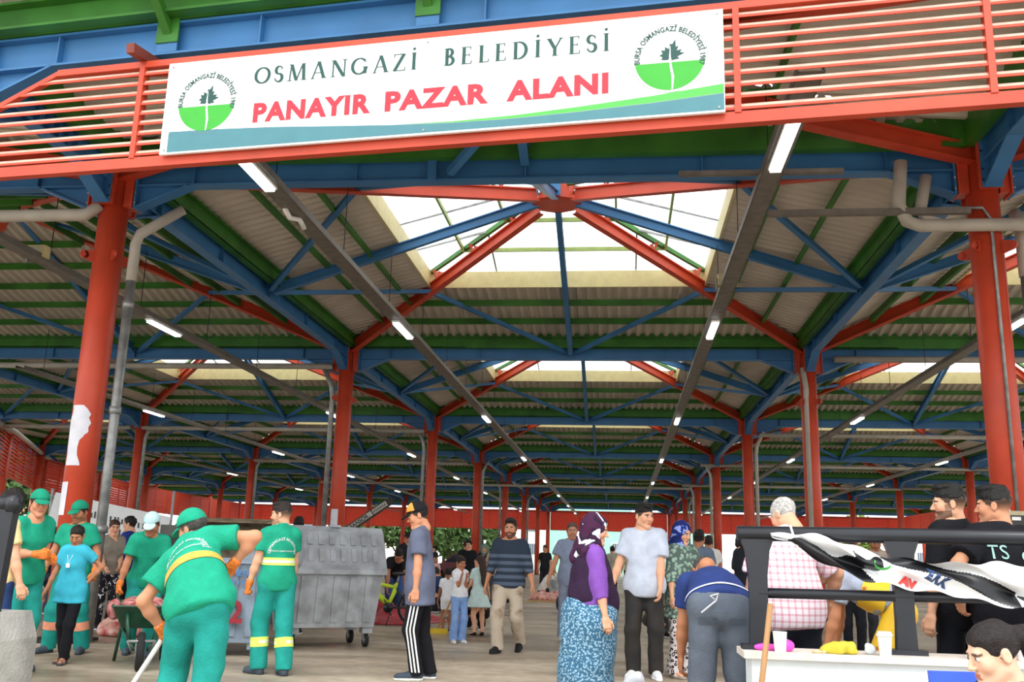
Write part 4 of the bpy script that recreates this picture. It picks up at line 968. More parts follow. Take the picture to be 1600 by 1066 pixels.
# torn banner tied along the railing
def banner():
    V = []; F = []; C = []; nu, nv = 260, 48
    key = [(0.0,.70,.02),(.13,.68,.07),(.35,.605,.18),(.54,.535,.19),(.73,.49,.17),(.92,.47,.18),(1.11,.455,.19),(1.3,.44,.25),(1.6,.42,.26),(2.2,.42,.28),(3.0,.42,.28)]
    for i in range(nu+1):
        x = .2+i/nu*2.4; k = (x-.2)*1.0
        for (a, z, h_), (b, z2, h2) in zip(key[:-1], key[1:]):
            if a <= k <= b: t = (k-a)/(b-a); zc = z+(z2-z)*t; hh = h_+(h2-h_)*t
        for j in range(nv+1):
            v = j/nv-.5; V.append((x, -.075-.05*math.sin(j*.21+x*7)*math.cos(x*5)-.03*math.sin(9*x+j*.2), zc+v*hh+.012*math.sin(x*23+j*.2)))
    for i in range(nu):
        for j in range(nv): F.append((i*(nv+1)+j, (i+1)*(nv+1)+j, (i+1)*(nv+1)+j+1, i*(nv+1)+j+1))
    return V, F
bV, bF = banner()
def bcol(i, f):
    x = np.mean([bV[k][0] for k in f])-.2; j = (f[0] % 49)/48
    if x < .10: return 0
    if x < .50: return 1 if j < .55-.1*math.sin(x*20) else 0
    if x < .66: return 1 if (.15+(x-.5)*2.2) < j < .80+.1*math.sin(x*30) or j < .55-(x-.50)*5 else 0
    if x < 1.45: return 1 if abs(j-(1.05-(x-.72)*1.25)) < .20 and x < 1.45 else 0
    return 0
BW = mat('banner_white', 'eef0f0', .45, var=.03); BB = mat('banner_black', '15161a', .3, var=.1)
me = mesh_data('banner', bV, bF, BW, True); me.materials.append(BB)
for p in me.polygons: p.material_index = bcol(p.index, list(p.vertices))
ban = obj('torn_banner', me, label='torn white and black banner draped along the black railing', cat='banner', loc=(8.06,-5.93,.70))
bvb = BVHTree.FromPolygons([Vector(v) for v in bV], bF)
def on_banner(txt, size, x0, z0, tilt, m, box=None):
    V, F = flat_text(txt, size, bold=.006); out = []
    for x, y, _ in V:
        c, s = math.cos(tilt), math.sin(tilt); p = Vector((x0+x*c-y*s, -1, z0+x*s+y*c)); hit = bvb.ray_cast(p, Vector((0,1,0)))
        out.append((p.x, (hit[0].y if hit[0] else -.1)-.004, p.z))
    obj('lettering', mesh_data('lettering', out, F, m), ban)
on_banner('ERK', .08, 1.10, .465, -.45, mat('ink_navy', '24406e', .5)); on_banner('AV', .07, .965, .425, -.40, mat('ink_red', 'd8473f', .5))
V_ = []; 
for a in range(20): V_.append((.86+.05*math.cos(a/19*3.6+2.5), .53+.03*math.sin(a/19*3.6+2.5)))
out = []
for i, (x, z) in enumerate(V_):
    for s in (0,.014): hit = bvb.ray_cast(Vector((x,-1,z+s)), Vector((0,1,0))); out.append((x,(hit[0].y if hit[0] else -.1)-.004,z+s))
obj('green_mark', mesh_data('green_mark', out, [(2*i,2*i+2,2*i+3,2*i+1) for i in range(19)], mat('ink_green', '49b552', .5)), ban)
MB().tube([(.33,-.02,.76),(.34,-.06,.70),(.37,-.07,.60)], .008, 6).build('cable_tie', WHITE, ban, True)
# cups, pouch, cloth on the coping
CUPM = mat('cup_white', 'f1f1ee', .5, var=.02)
def cup(x, y, lid, label, s=1.):
    o = empty('paper_cup', (x, y, .70), label=label, cat='cup')
    MB().lathe([(.027*s,0),(.029*s,.002),(.037*s,.10*s),(.039*s,.103*s),(.036*s,.103*s),(.034*s,.09*s)], n=16).build('cup', CUPM, o, True)
    if lid: MB().lathe([(.040*s,.098*s),(.041*s,.108*s),(.035*s,.112*s),(.034*s,.122*s)], n=16).build('lid', CUPM, o, True)
cup(8.28,-6.09,False,'white paper cup beside the pink pouch, nearest the parapet end',1.15); cup(8.895,-6.08,True,'white paper cup with a lid beside the folded yellow cloth',1.15); cup(9.42,-6.09,False,'white paper cup behind the seated woman',1.1); cup(9.70,-6.07,False,'white paper cup at the right picture edge',1.6)
def blob(name, parts, m, label, cat, res=.01, wr=.004, wf=40, loc=(0,0,0), cuts=(), parent=None, **kw):
    f = Fld()
    for p in parts: f.ell(p[0], p[1], .03)
    V, Q = f.extract(res, wr=wr, wf=wf, cuts=cuts, seed=len(bpy.data.objects)); return obj(name, mesh_data(name, V, Q, m, True), parent, label=label, cat=cat, loc=loc, **kw)
blob('pink_pouch', [((0,0,.035),(.06,.04,.04)),((-.12,.02,.02),(.07,.03,.025))], mat('hot_pink', 'e94fc0', .4), 'bright pink pouch behind a paper cup on the coping', 'pouch', loc=(8.32,-6.02,.70), cuts=[((0,0,0),(0,0,-1))])
blob('yellow_cloth', [((0,0,.03),(.07,.05,.035)),((.07,0,.028),(.05,.045,.035)),((-.06,.01,.018),(.04,.04,.022))], mat('mustard', 'c9b93a', .8), 'crumpled mustard yellow cloth on the coping', 'cloth', wr=.012, wf=70, loc=(8.62,-6.05,.70), cuts=[((0,0,0),(0,0,-1))])
MB().tube([(8.47,-6.07,.709),(8.53,-6.07,.709)], .009, 8).tube([(8.53,-6.07,.709),(8.55,-6.07,.709)], .009, 8).build('marker_pen', mat('tan_pen', 'd9b98c', .5), None, True, label='short tan marker pen lying left of the yellow cloth', cat='pen')
blob('plastic_bag', [((0,0,.03),(.04,.03,.035))], mat('bag_clear', 'd5dde0', .3), 'small crumpled clear plastic bag beside the lidded cup', 'plastic bag', wr=.01, wf=90, loc=(8.82,-6.02,.70), cuts=[((0,0,0),(0,0,-1))])
# ---- dumpsters
GAL2 = mat('dumpster_galv', 'a8adb2', .5, metal=.3, var=.15, scale=5, bump=.15, col2='8c8f91'); GAL3 = mat('dumpster_blue', '8f9fb0', .5, metal=.3, var=.2, scale=4, bump=.15); RUB = mat('rubber', '202020', .8); RUST = mat('lid_inside', '7a6a52', .85, var=.3, scale=9, col2='564838')
def dumpster(loc, rz, label, m, open_lid, zr=.98, zt=1.58, zb=.26, Lx=1.36, D=1.05):
    r = empty('dumpster', loc, rot=(0,0,rz), label=label, cat='dumpster')
    t = .05
    def loft(a, za, b, zb_): return [(-a[0],-a[1],za),(a[0],-a[1],za),(a[0],a[1],za),(-a[0],a[1],za),(-b[0],-b[1],zb_),(b[0],-b[1],zb_),(b[0],b[1],zb_),(-b[0],b[1],zb_)], [(3,2,1,0),(0,1,5,4),(1,2,6,5),(2,3,7,6),(3,0,4,7)]
    hx, hy = Lx/2, D/2; b = MB(); V, F = loft((hx-.09,hy-.10), zb, (hx-.02,hy-.02), zr); b.add(V, F)
    V, F = loft((hx-.12,hy-.13), zb+.03, (hx-.05,hy-.05), zr); b.add(V, [f[::-1] for f in F]); b.build('body', m, r)
    rim = MB()
    for a, c in (((-hx,-hy),(hx,-hy)),((hx,-hy),(hx,hy)),((hx,hy),(-hx,hy)),((-hx,hy),(-hx,-hy))): rim.bar((*a,zr), (*c,zr), .07, .06)
    rim.build('rim', m, r)
    for i in range(5):
        x = -hx+.22+i*(Lx-.44)/4
        for s in (-1, 1): 
            y0, y1 = s*(hy-.095), s*(hy-.03); MB().prism([(x-.05,y0-s*.0,zb+.07),(x+.05,y0,zb+.07),(x+.045,y1,zr-.06),(x-.045,y1,zr-.06)], (0,s*.022,0)).build('rib', m, r)
    for s in (-1, 1):
        for i in range(3): y = (-.3+.3*i); MB().prism([(s*(hx-.085),y-.05,zb+.07),(s*(hx-.085),y+.05,zb+.07),(s*(hx-.03),y+.045,zr-.06),(s*(hx-.03),y-.045,zr-.06)], (s*.02,0,0)).build('rib', m, r)
    for sx in (-1,1):
        for sy in (-1,1):
            x, y = sx*(hx-.16), sy*(hy-.2); rw = .085 if sy < 0 else .10
            MB().box(x-.07,x+.07,y-.06,y+.06,zb-.08,zb+.06).build('wheel_bracket', m, r)
            wh = MB().tube([(x-.022,y,rw),(x+.022,y,rw)], rw, 18).build('wheel', RUB, r, True); MB().tube([(x-.026,y,rw),(x+.026,y,rw)], rw*.5, 12).build('wheel_hub', GALV, wh, True)
            MB().bar((x-.035,y,rw), (x-.035,y,zb-.05), .012, .05, up=(0,1,0)).bar((x+.035,y,rw), (x+.035,y,zb-.05), .012, .05, up=(0,1,0)).build('fork', GALV, r)
    # barrel lid
    n = 8; prof = [(-hy-.02,zr+.03),(-hy+.02,zr+.10),(-.30,zt-.08),(-.22,zt),(.22,zt),(.30,zt-.08),(hy-.02,zr+.10),(hy+.02,zr+.03)]
    lid = MB(); 
    lid.add([(-hx-.02,y,z) for y, z in prof]+[(hx+.02,y,z) for y, z in prof], [(i,i+1,n+i+1,n+i) for i in range(n-1)]+[tuple(range(n))[::-1], tuple(range(n,2*n))])
    if not open_lid:
        lo = lid.build('lid', m, r)
        for i in range(8):
            x = -hx+.14+i*(Lx-.28)/7
            for (ya, za), (yb, zb2) in (((-hy+.035,zr+.13),(-.41,zt-.30)),((-.385,zt-.25),(-.31,zt-.10))): MB().bar((x,ya,za), (x,yb,zb2), .07, .03, up=(0,-.6,1)).build('lid_rib', m, lo)
        MB().box(-.07,.07,-.28,-.2,zt-.01,zt+.02).build('lid_handle', m, lo)
    else:
        arc = [(.02,zt-.06),(.22,zt-.02),(.36,zt-.10),(hy,zr+.22),(hy+.06,zr-.05),(hy+.03,zr-.30)]; k_ = len(arc)
        V = [(-hx,y,z) for y, z in arc]+[(hx,y,z) for y, z in arc]+[(-hx,y+.02,z+.02) for y, z in arc]+[(hx,y+.02,z+.02) for y, z in arc]
        F = [(i,i+1,k_+i+1,k_+i) for i in range(k_-1)]+[(2*k_+i,3*k_+i,3*k_+i+1,2*k_+i+1) for i in range(k_-1)]+[(0,k_,3*k_,2*k_)]
        obj('lid', mesh_data('lid', V, F, RUST), r)
    return r
ra = math.radians(36)
d1 = dumpster((3.28,.84,0), ra, 'closed galvanised dumpster with ribbed barrel lid', GAL2, False, Lx=1.34, D=1.0)
d2 = dumpster((2.44,-.66,0), math.radians(14), 'open blue-grey dumpster marked 62 behind the workers', GAL3, True, zr=1.10, zt=1.62, zb=.16, Lx=1.26, D=1.0)
V, F = flat_text('62', .34, bold=.012); o = obj('number', mesh_data('number', [(x*.9, -.52-.012+.0*y, y*1.0) for x, y, _ in V], F, mat('ink_darkred', '9c2630', .6)), d2, loc=(.03,.03,.36)); o.rotation_euler = (math.radians(-4),0,0)
for tx_, z_, sz in (('AK METAL', .93, .085), ('4204 1 100', .83, .07)):
    V, F = flat_text(tx_, sz, bold=.003); obj('lettering', mesh_data('lettering', [(x-V[:,0].max()/2+.24, -.505-.0, z_+y) for x, y, _ in V], F, mat('ink_blue', '5a86c0', .6)), d2)
blob('rubbish_sack', [((0,0,.1),(.35,.28,.22)),((.3,.05,.18),(.22,.2,.18))], mat('grey_sack', '8f979c', .5), 'grey plastic sacks heaped in the open dumpster', 'sack', res=.03, wr=.03, wf=14, loc=(2.8,-.45,.95))
# ---- wheelbarrow
WBG = mat('barrow_green', '1d4a35', .4, var=.2, scale=8)
wb = empty('wheelbarrow', (2.46,-2.62,0), rot=(0,0,math.radians(28)), label='dark green wheelbarrow full of offal pushed by a worker', cat='wheelbarrow')
# local: +y points back to the worker, wheel at origin
b = MB(); lo = [(-.2,.22,.40),(.2,.22,.40),(.22,.75,.42),(-.22,.75,.42)]; hi = [(-.31,.02,.63),(.31,.02,.63),(.31,.98,.64),(-.31,.98,.64)]
b.add(lo+hi, [(3,2,1,0),(0,1,5,4),(1,2,6,5),(2,3,7,6),(3,0,4,7)]); ins = [(x*.97,.02+y*.97,z+.01) for x, y, z in lo+hi]; b.add(ins, [(0,1,2,3),(4,5,1,0),(5,6,2,1),(6,7,3,2),(7,4,0,3)]); b.build('tray', WBG, wb)
rm = MB()
for i in range(4): rm.tube([hi[i], hi[(i+1)%4]], .012, 6)
rm.build('tray_rim', WBG, wb)
for s in (-1,1):
    MB().tube([(s*.07,-.04,.21),(s*.12,.1,.30),(s*.2,.5,.40),(s*.26,1.0,.58),(s*.29,1.42,.74)], .018, 8).build('handle', WBG, wb, True); MB().tube([(s*.29,1.30,.695),(s*.292,1.45,.752)], .023, 8).build('grip', RUB, wb, True)
    MB().tube([(s*.11,.02,.24),(s*.17,.10,.60)], .022, 8).build('tray_stay', WBG, wb, True); MB().tube([(s*.2,.62,.42),(s*.24,.85,.02)], .018, 8).build('leg', WBG, wb, True)
MB().tube([(-.13,-.12,.3),(.13,-.12,.3)], .014, 8).tube([(-.13,-.12,.3),(-.08,0,.2)], .014, 8).tube([(.13,-.12,.3),(.08,0,.2)], .014, 8).build('front_bar', GALV, wb, True)
wh = MB(); wh.tube([(-.04,0,.19),(-.025,0,.19),(.025,0,.19),(.04,0,.19)], .19, 24, radii=[.165,.19,.19,.165]); wo = wh.build('wheel', RUB, wb, True); MB().tube([(-.045,0,.19),(.045,0,.19)], .08, 14).build('wheel_rim', mat('barrow_rim', '8b93a8', .5), wo, True)
FLESH = mat('offal', 'c88a86', .4, var=.4, scale=14, col2='8c3a3c'); 
blob('offal', [((0,.5,.62),(.24,.38,.08)),((.1,.35,.66),(.1,.1,.06)),((-.30,.35,.58),(.07,.10,.10))], FLESH, 'pink offal heaped in the green wheelbarrow', 'offal', res=.02, wr=.02, wf=28, loc=(2.46,-2.62,.0)).rotation_euler = (0,0,math.radians(28))
# ---- long tools
def pole(name, a, b, r_, m, label, parts=None, cat='tool'):
    o = empty(name, a, label=label, cat=cat); d = Vector(b)-Vector(a); MB().tube([(0,0,0), d], r_, 10).build('handle', m, o, True); return o
WOOD = mat('pale_wood', 'b88a5a', .6, var=.2, scale=10, stretch=(1,1,.1))
pole('shovel_handle', (8.06,-6.30,.02), (8.20,-6.30,.99), .017, WOOD, 'bare wooden tool handle leaning against the parapet end')
sq = pole('squeegee', (4.0,-6.05,.06), (4.31,-5.84,.74), .017, mat('white_pole', 'e8e6e0', .5), 'white pole of a broom held by the stooping worker')
MB().box(-.22,.22,-.04,.04,-.03,.05).build('head', RUB, sq)
rs = empty('red_shovel', (.52,-1.9,0), rot=(math.radians(-8),math.radians(12),math.radians(10)), label='red plastic shovel standing beside the left front column', cat='shovel')
b = MB(); b.add([(-.14,0,.02),(.14,0,.02),(.15,.0,.36),(-.15,.0,.36),(-.14,-.03,.02),(.14,-.03,.02),(.15,-.03,.36),(-.15,-.03,.36)], [(3,2,1,0),(4,5,6,7),(0,1,5,4),(1,2,6,5),(2,3,7,6),(3,0,4,7)]); b.box(-.16,-.135,-.08,.0,.03,.36).box(.135,.16,-.08,0,.03,.36); b.build('blade', mat('red_plastic', 'b23036', .45), rs); MB().tube([(0,0,.3),(0,0,1.3)], .018, 8).build('handle', mat('red_handle', 'c04038', .5), rs, True)
br = pole('broom', (4.35,3.6,.06), (4.62,3.75,.72), .016, WOOD, 'wooden broom with yellow bristles behind the girl in jeans'); MB().box(-.16,.16,-.03,.03,-.06,.02).build('bristles', mat('yellow_bristle', 'd8b832', .8), br)
# ---- bicycle
LIMEY = mat('bike_lime', 'c6e02a', .35, var=.08); 
bk = empty('bicycle', (3.15,5.0,0), rot=(0,0,math.radians(20)), label='lime green mountain bike parked behind the dumpster', cat='bicycle')
def torus(c, R, r_, n=28, k=8): 
    m = MB(); P = [(c[0]+R*math.cos(2*math.pi*i/n), c[1], c[2]+R*math.sin(2*math.pi*i/n)) for i in range(n)]
    V = []; F = []
    for i in range(n):
        a = 2*math.pi*i/n
        for j in range(k): q = 2*math.pi*j/k; V.append((c[0]+(R+r_*math.cos(q))*math.cos(a), c[1]+r_*math.sin(q), c[2]+(R+r_*math.cos(q))*math.sin(a)))
    for i in range(n):
        for j in range(k): F.append((i*k+j, i*k+(j+1)%k, ((i+1)%n)*k+(j+1)%k, ((i+1)%n)*k+j))
    return m.add(V, F)
for x in (-.5,.5):
    wo = torus((x,0,.31), .285, .026).build('wheel', RUB, bk, True); torus((x,0,.31), .262, .010, 28, 6).build('rim', GALV, wo, True)
    sp_ = MB()
    for i in range(14): a = 2*math.pi*i/14; sp_.bar((x,0,.31), (x+.26*math.cos(a),0,.31+.26*math.sin(a)), .004, .004, up=(0,1,0))
    sp_.tube([(x,-.05,.31),(x,.05,.31)], .022, 8); sp_.build('spokes', GALV, wo)
    MB().add([],[])
fr = MB()
for a, b_, w0 in (((-.40,0,.72),(.02,0,.34),.05),((-.40,0,.76),(.14,0,.66),.045),((.02,0,.32),(.16,0,.74),.04),((.14,0,.62),(.02,0,.34),.05),((-.25,0,.62),(.02,0,.40),.035)): fr.tube([a, b_], w0/2*1.4, 10)
fr.build('frame', LIMEY, bk, True)
MB().tube([(.02,0,.31),(.5,.05,.31)], .018, 8).tube([(.02,0,.31),(.5,-.05,.31)], .018, 8).tube([(.14,0,.62),(.5,.05,.31)], .014, 8).tube([(.14,0,.62),(.5,-.05,.31)], .014, 8).build('rear_stays', BLK, bk, True)
MB().tube([(-.38,0,.80),(-.42,0,.66),(-.5,.06,.31)], .02, 8).tube([(-.42,0,.66),(-.5,-.06,.31)], .02, 8).build('fork', BLK, bk, True); MB().tube([(-.36,-.30,.93),(-.38,-.1,.90),(-.38,.1,.90),(-.36,.30,.93)], .014, 8).tube([(-.38,0,.78),(-.38,0,.90)], .016, 8).build('handlebar', BLK, bk, True)
blob('saddle', [((.2,0,.90),(.14,.07,.035))], BLK, None, None, parent=bk, wr=0); MB().tube([(.16,0,.70),(.19,0,.88)], .015, 8).build('seat_post', GALV, bk, True)
MB().tube([(.02,-.07,.31),(.02,.07,.31)], .02, 8).tube([(.02,.07,.31),(.1,.08,.17)], .012, 6).tube([(.02,-.07,.31),(-.06,-.08,.45)], .012, 6).tube([(0.02,-.045,.31),(0.02,-.035,.31)], .09, 18).build('crankset', BLK, bk, True); MB().tube([(.08,-.05,.30),(-.02,-.2,.02)], .012, 6).build('kickstand', BLK, bk, True)
MB().box(-.46,-.40,-.04,.04,.80,.88).build('bell_bag', mat('red_bag', 'b02c34', .6), bk)
# ---- plastic carrier bag at the skirt, blue chair
blob('carrier_bag', [((0,0,.16),(.10,.08,.17))], mat('thin_plastic', 'd9dce4', .25), 'thin white carrier bag standing behind the flowered skirt', 'bag', wr=.02, wf=30, res=.015, loc=(7.42,-3.9,.0), cuts=[((0,0,.0),(0,0,-1))])
ch = empty('plastic_chair', (9.06,-7.22,0), rot=(0,0,math.radians(4)), label='bright blue plastic chair in front of the parapet', cat='chair'); BLU = mat('blue_plastic', '2f55d0', .4)
MB().box(-.22,.22,-.22,.22,.28,.32).build('seat', BLU, ch); MB().bar((0,.22,.33), (0,.26,.71), .34, .03, up=(0,1,0)).build('backrest', BLU, ch)
for sx in (-.2,.2):
    for sy in (-.2,.2): MB().bar((sx,sy,0), (sx*.9,sy*.9,.29), .035, .035, up=(0,1,0)).build('leg', BLU, ch)
# ---- meat, tarps, crates on the floor further in
MEAT = mat('raw_meat', 'b04a48', .35, var=.5, scale=9, col2='e0b8a8'); TARP = mat('red_tarp', 'b8434a', .45, var=.2, scale=4)
blob('red_tarp', [((0,0,.02),(1.1,1.5,.05)),((.2,.2,.1),(.5,.5,.16)),((-.4,.5,.1),(.4,.4,.22))], TARP, 'red plastic tarp with cuts of meat behind the bicycle', 'tarp', res=.04, wr=.05, wf=8, loc=(2.9,6.6,0), cuts=[((0,0,0),(0,0,-1))])
for i, (x, y, s, lb) in enumerate(((5.2,17.5,1.,'heap of raw meat on a sheet beyond the striped sweater'), (6.1,18.3,.8,'smaller heap of raw meat right of the metal drum'), (9.6,-2.7,.7,'white patterned sheet heaped with meat before the yellow overalls'), (10.3,-3.1,.7,'patterned sheet of meat between the yellow overalls and black trousers'), (.4,1.2,.8,'pale offal heap behind the wheelbarrow'))):
    blob('meat_heap', [((0,0,.08*s),(.7*s,.5*s,.16*s)),((.3*s,.1,.18*s),(.3*s,.25*s,.16*s)),((-.3*s,.1,.14*s),(.25*s,.3*s,.14*s))], MEAT if i not in (2,3) else mat('patterned_sheet', 'd8ced6', .7, var=.4, scale=18, col2='8d5f7c'), lb, 'meat', res=.04, wr=.06, wf=14, loc=(x,y,0), cuts=[((0,0,0),(0,0,-1))])
MB().lathe([(.18,0),(.19,.01),(.19,.62),(.17,.63)], n=16).build('metal_drum', GALV, None, True, label='short metal drum among the people sitting on the floor', cat='drum', loc=(5.25,18.5,0))
blob('black_sack', [((0,0,.22),(.35,.28,.26)),((.3,0,.12),(.3,.25,.16))], mat('black_plastic', '232326', .4), 'black sack on the floor beside the striped sweater', 'sack', res=.03, wr=.03, wf=12, loc=(6.1,11.,0), cuts=[((0,0,0),(0,0,-1))])
MB().box(-1.1,1.1,-.4,.4,0,.04).build('cardboard_sheet', mat('cardboard', 'b79a6a', .8), None, label='flattened cardboard under the meat heap', cat='cardboard', loc=(5.6,17.0,0))
bull = blob('brown_cow', [((0,0,1.0),(.75,.33,.40)),((.62,0,1.15),(.32,.20,.26)),((.98,0,1.32),(.24,.12,.13)),((-.55,0,1.0),(.3,.3,.36))]+[((x,y,.42),(.09,.085,.46)) for x in (-.55,.5) for y in (-.18,.18)]+[((.82,s*.2,1.45),(.05,.1,.04)) for s in (-1,1)], mat('cow_hide', '7a4522', .7, var=.5, scale=2.2, col2='e0cdb4', cmin=.36, cmax=.40), 'brown and cream cow standing behind the black-haired woman', 'cow', res=.03, wr=0, loc=(11.2,9.5,0), cuts=[((0,0,0),(0,0,-1))]); bull.rotation_euler = (0,0,math.radians(70))
# dark counter behind the stooping worker
ct = empty('stall_counter', (.6,4.6,0), rot=(0,0,math.radians(6)), label='long dark grey stall box behind the stooping worker', cat='stall')
MB().box(-1.3,1.5,-.4,.4,0,1.45).build('body', mat('dark_box', '4c4c48', .6), ct); MB().box(-1.4,1.6,-.5,.5,1.45,1.64).build('top', mat('grey_top', '6b6a64', .5), ct)
# left background: cloth banner and black awning
bn = empty('cloth_banner', (-4.2,8.2,0), label='white lettered cloth banner hung between posts on the left', cat='banner')
MB().bar((-1.3,0,2.05), (1.5,.0,1.55), .02, .75).build('cloth', BW, bn); 
q_ = random.Random(3)
for row, z_ in enumerate((1.92, 1.66)):
    x = -.7
    m = MB()
    while x < 1.2:
        m.box(x, x+.035, -.025, -.02, z_-(x+.1)*.178-.09, z_-(x+.1)*.178-.09+q_.uniform(.09,.15)); x += q_.uniform(.07,.12)
    m.build('lettering', mat('ink_grey', '50564f', .7), bn)
for x in (-1.35,1.55): MB().tube([(x,.05,0),(x,.05,2.5)], .03, 8).build('post', GALV, bn)
aw = empty('black_awning', (-6.4,12.5,0), label='black pitched awning beyond the left column', cat='awning'); BLC = mat('black_canvas', '1a1c20', .7)
MB().add([(-.75,-.7,2.0),(.75,-.7,2.0),(.75,.7,2.0),(-.75,.7,2.0),(0,0,2.25)], [(0,1,4),(1,2,4),(2,3,4),(3,0,4),(3,2,1,0)]).build('canopy', BLC, aw)
for x in (-.7,.7):
    for y in (-.65,.65): MB().tube([(x,y,0),(x,y,2.02)], .025, 6).build('post', GALV, aw)
# furniture lift ladder in the distance
ld = empty('lift_ladder', (-5.49,33.0,2.58), label='sloping lift ladder with lettered panels in the distance', cat='ladder')
dv = Vector((1.81,0,1.26)); u = dv.normalized(); n_ = Vector((-u.z,0,u.x)); MB().bar(-u*4.45, dv*1.02, .25, .34, up=(0,0,1)).build('boom', mat('boom_black', '2c2a2a', .5), ld)
MB().bar(-u*.4+Vector((0,-.14,0)), u*1.1+Vector((0,-.14,0)), .02, .24, up=(0,0,1)).bar(u*1.16+Vector((0,-.14,0)), u*1.95+Vector((0,-.14,0)), .02, .24, up=(0,0,1)).build('panel', mat('panel_grey', 'b9b4aa', .6), ld)
V, F = flat_text('ASANSÖR', .27, bold=.008); obj('lettering', mesh_data('lettering', [tuple(-u*.3+u*x*.98+n_*(y-.09)+Vector((0,-.16,0))) for x, y, _ in V], F, BLK), ld)
m = MB()
for k in range(6): m.bar(u*(1.24+.12*k)+n_*-.06+Vector((0,-.155,0)), u*(1.24+.12*k)+n_*.05+Vector((0,-.155,0)), .01, .07, up=tuple(u))
m.build('lettering', mat('ink_grey2', '6a6660', .7), ld)
# ---- beyond the hall: buildings, trees, street
def building(x0, x1, y, h, col, label, rows=2, cols=4, roof=None, wz=1.6):
    r = empty('building', ((x0+x1)/2, y, 0), label=label, cat='building'); w = (x1-x0)/2
    MB().box(-w,w,0,6,0,h).build('wall', mat('wall_'+col, col, .8, var=.04), r)
    fm = MB().box(-.75,.75,-.06,.02,0,wz).data('window', WHITE); pm_ = MB().box(-.64,.64,-.09,-.05,.1,wz-.1).data('pane', mat('window_glass', '5a6a7c', .15, spec=.6)); bm_ = MB()
    for k in range(6): bm_.box(-.64+.25*k,-.61+.25*k,-.16,-.13,.1,wz-.1)
    bm_ = bm_.data('bars', WHITE)
    for i in range(cols):
        for j in range(rows):
            o = obj('window', fm, r, loc=(-w+(i+.5)*2*w/cols,0,1.9+j*3.)); obj('pane', pm_, o); obj('bars', bm_, o)
    if roof: MB().box(-w-.3,w+.3,-.4,6.4,h,h+.3).build('roof', mat('roof_'+roof, roof, .8), r)
building(-1.5,8.5,104,9.,'9fd9c6','mint green building with barred windows beyond the far louvre',2,3,'d8d8d0'); building(12.,19.,108,8.,'a8dccb','second mint green building seen between the women',2,2); building(-14,-3,118,7.5,'e9e6e0','white building with a grey door beyond the hall',2,3,'b0a8a0'); building(30,46,112,7,'efeae2','white house on the right beyond the hall',2,4,'b55a44'); building(-58,-46,75,11,'e6ded6','pale apartment block outside the left louvre',3,4,'b0604a'); building(-74,-60,40,12,'efe9e4','cream apartment block far left outside the hall',3,4); building(-40,-22,125,8,'ddd8cf','grey white block behind the trees',2,5)
LEAFM = mat('leaves', '4f6f36', .7, var=.5, scale=3, col2='2c4320'); LEAFY = mat('leaves_light', '8fae4a', .7, var=.4, scale=3); BARK = mat('bark', '5b4a38', .9)
def tree(x, y, h, rx, m, label, n=900):
    r = empty('tree', (x,y,0), label=label, cat='tree', group='trees beyond the far end'); MB().tube([(0,0,0),(.1,0,h*.4),(0,.1,h*.7)], .2, 8, radii=[.22,.15,.06]).build('trunk', BARK, r)
    q = np.random.default_rng(int(abs(x*7+y))); P_ = q.normal(size=(n,3)); P_ /= np.linalg.norm(P_, axis=1)[:,None]; P_ *= (q.uniform(.35,1,(n,1))**.5)*A3((rx,rx,h*.36))*(1+.25*np.sin(P_[:,:1]*5)); P_ += A3((0,0,h*.60))
    A_ = q.normal(size=(n,3))*.24; B_ = q.normal(size=(n,3))*.24
    V = np.stack([P_-A_, P_+B_, P_+A_, P_-B_], 1).reshape(-1,3); o = obj('foliage', mesh_data('foliage', V, np.arange(4*n).reshape(n,4), m), r); o['kind'] = 'stuff'
for x, y, h_, rx, m_, lb in ((-17,96,6.5,3.,LEAFM,'dark green tree left of the lift ladder'),(-12.5,95,6,2.8,LEAFM,'dark green tree right of the lift ladder'),(-8.5,97,6.5,2.6,LEAFM,'dark green tree behind the cap-wearing youth'),(-22,97,7,3.,LEAFM,'dark green tree behind the closed dumpster'),(31,92,7,3.4,LEAFY,'yellow-green tree behind the balding man'),(26,95,6,3.,LEAFY,'yellow-green tree left of the balding man'),(-42,60,8,3.5,LEAFM,'tree outside the left louvre')): tree(x, y, h_, rx, m_, lb)
vn = empty('parked_car', (-1.2,40,0), rot=(0,0,math.radians(8)), label='dark red car parked under the hall behind the crouching crowd', cat='car'); CARM = mat('car_red', '6a2028', .3, spec=.6)
b = MB(); pr_ = [(-2.1,.35),(-2.1,.75),(-1.9,.85),(-1.1,.95),(-.6,1.42),(.9,1.45),(1.6,1.0),(2.1,.9),(2.15,.4)]
b.prism([(x,-.85,z) for x, z in pr_], (0,1.7,0)); b.build('body', CARM, vn)
MB().prism([(-.95,-.86,1.0),(-.55,-.86,1.36),(.15,-.86,1.38),(.15,-.86,1.0)], (0,-.01,0)).prism([(.22,-.86,1.0),(.22,-.86,1.38),(.85,-.86,1.38),(1.3,-.86,1.02)], (0,-.01,0)).build('window', mat('car_glass', '25303a', .1), vn)
for x in (-1.3,1.35):
    for y in (-.8,.8): MB().tube([(x,y-.1,.32),(x,y+.1,.32)], .32, 18).build('wheel', RUB, vn, True)
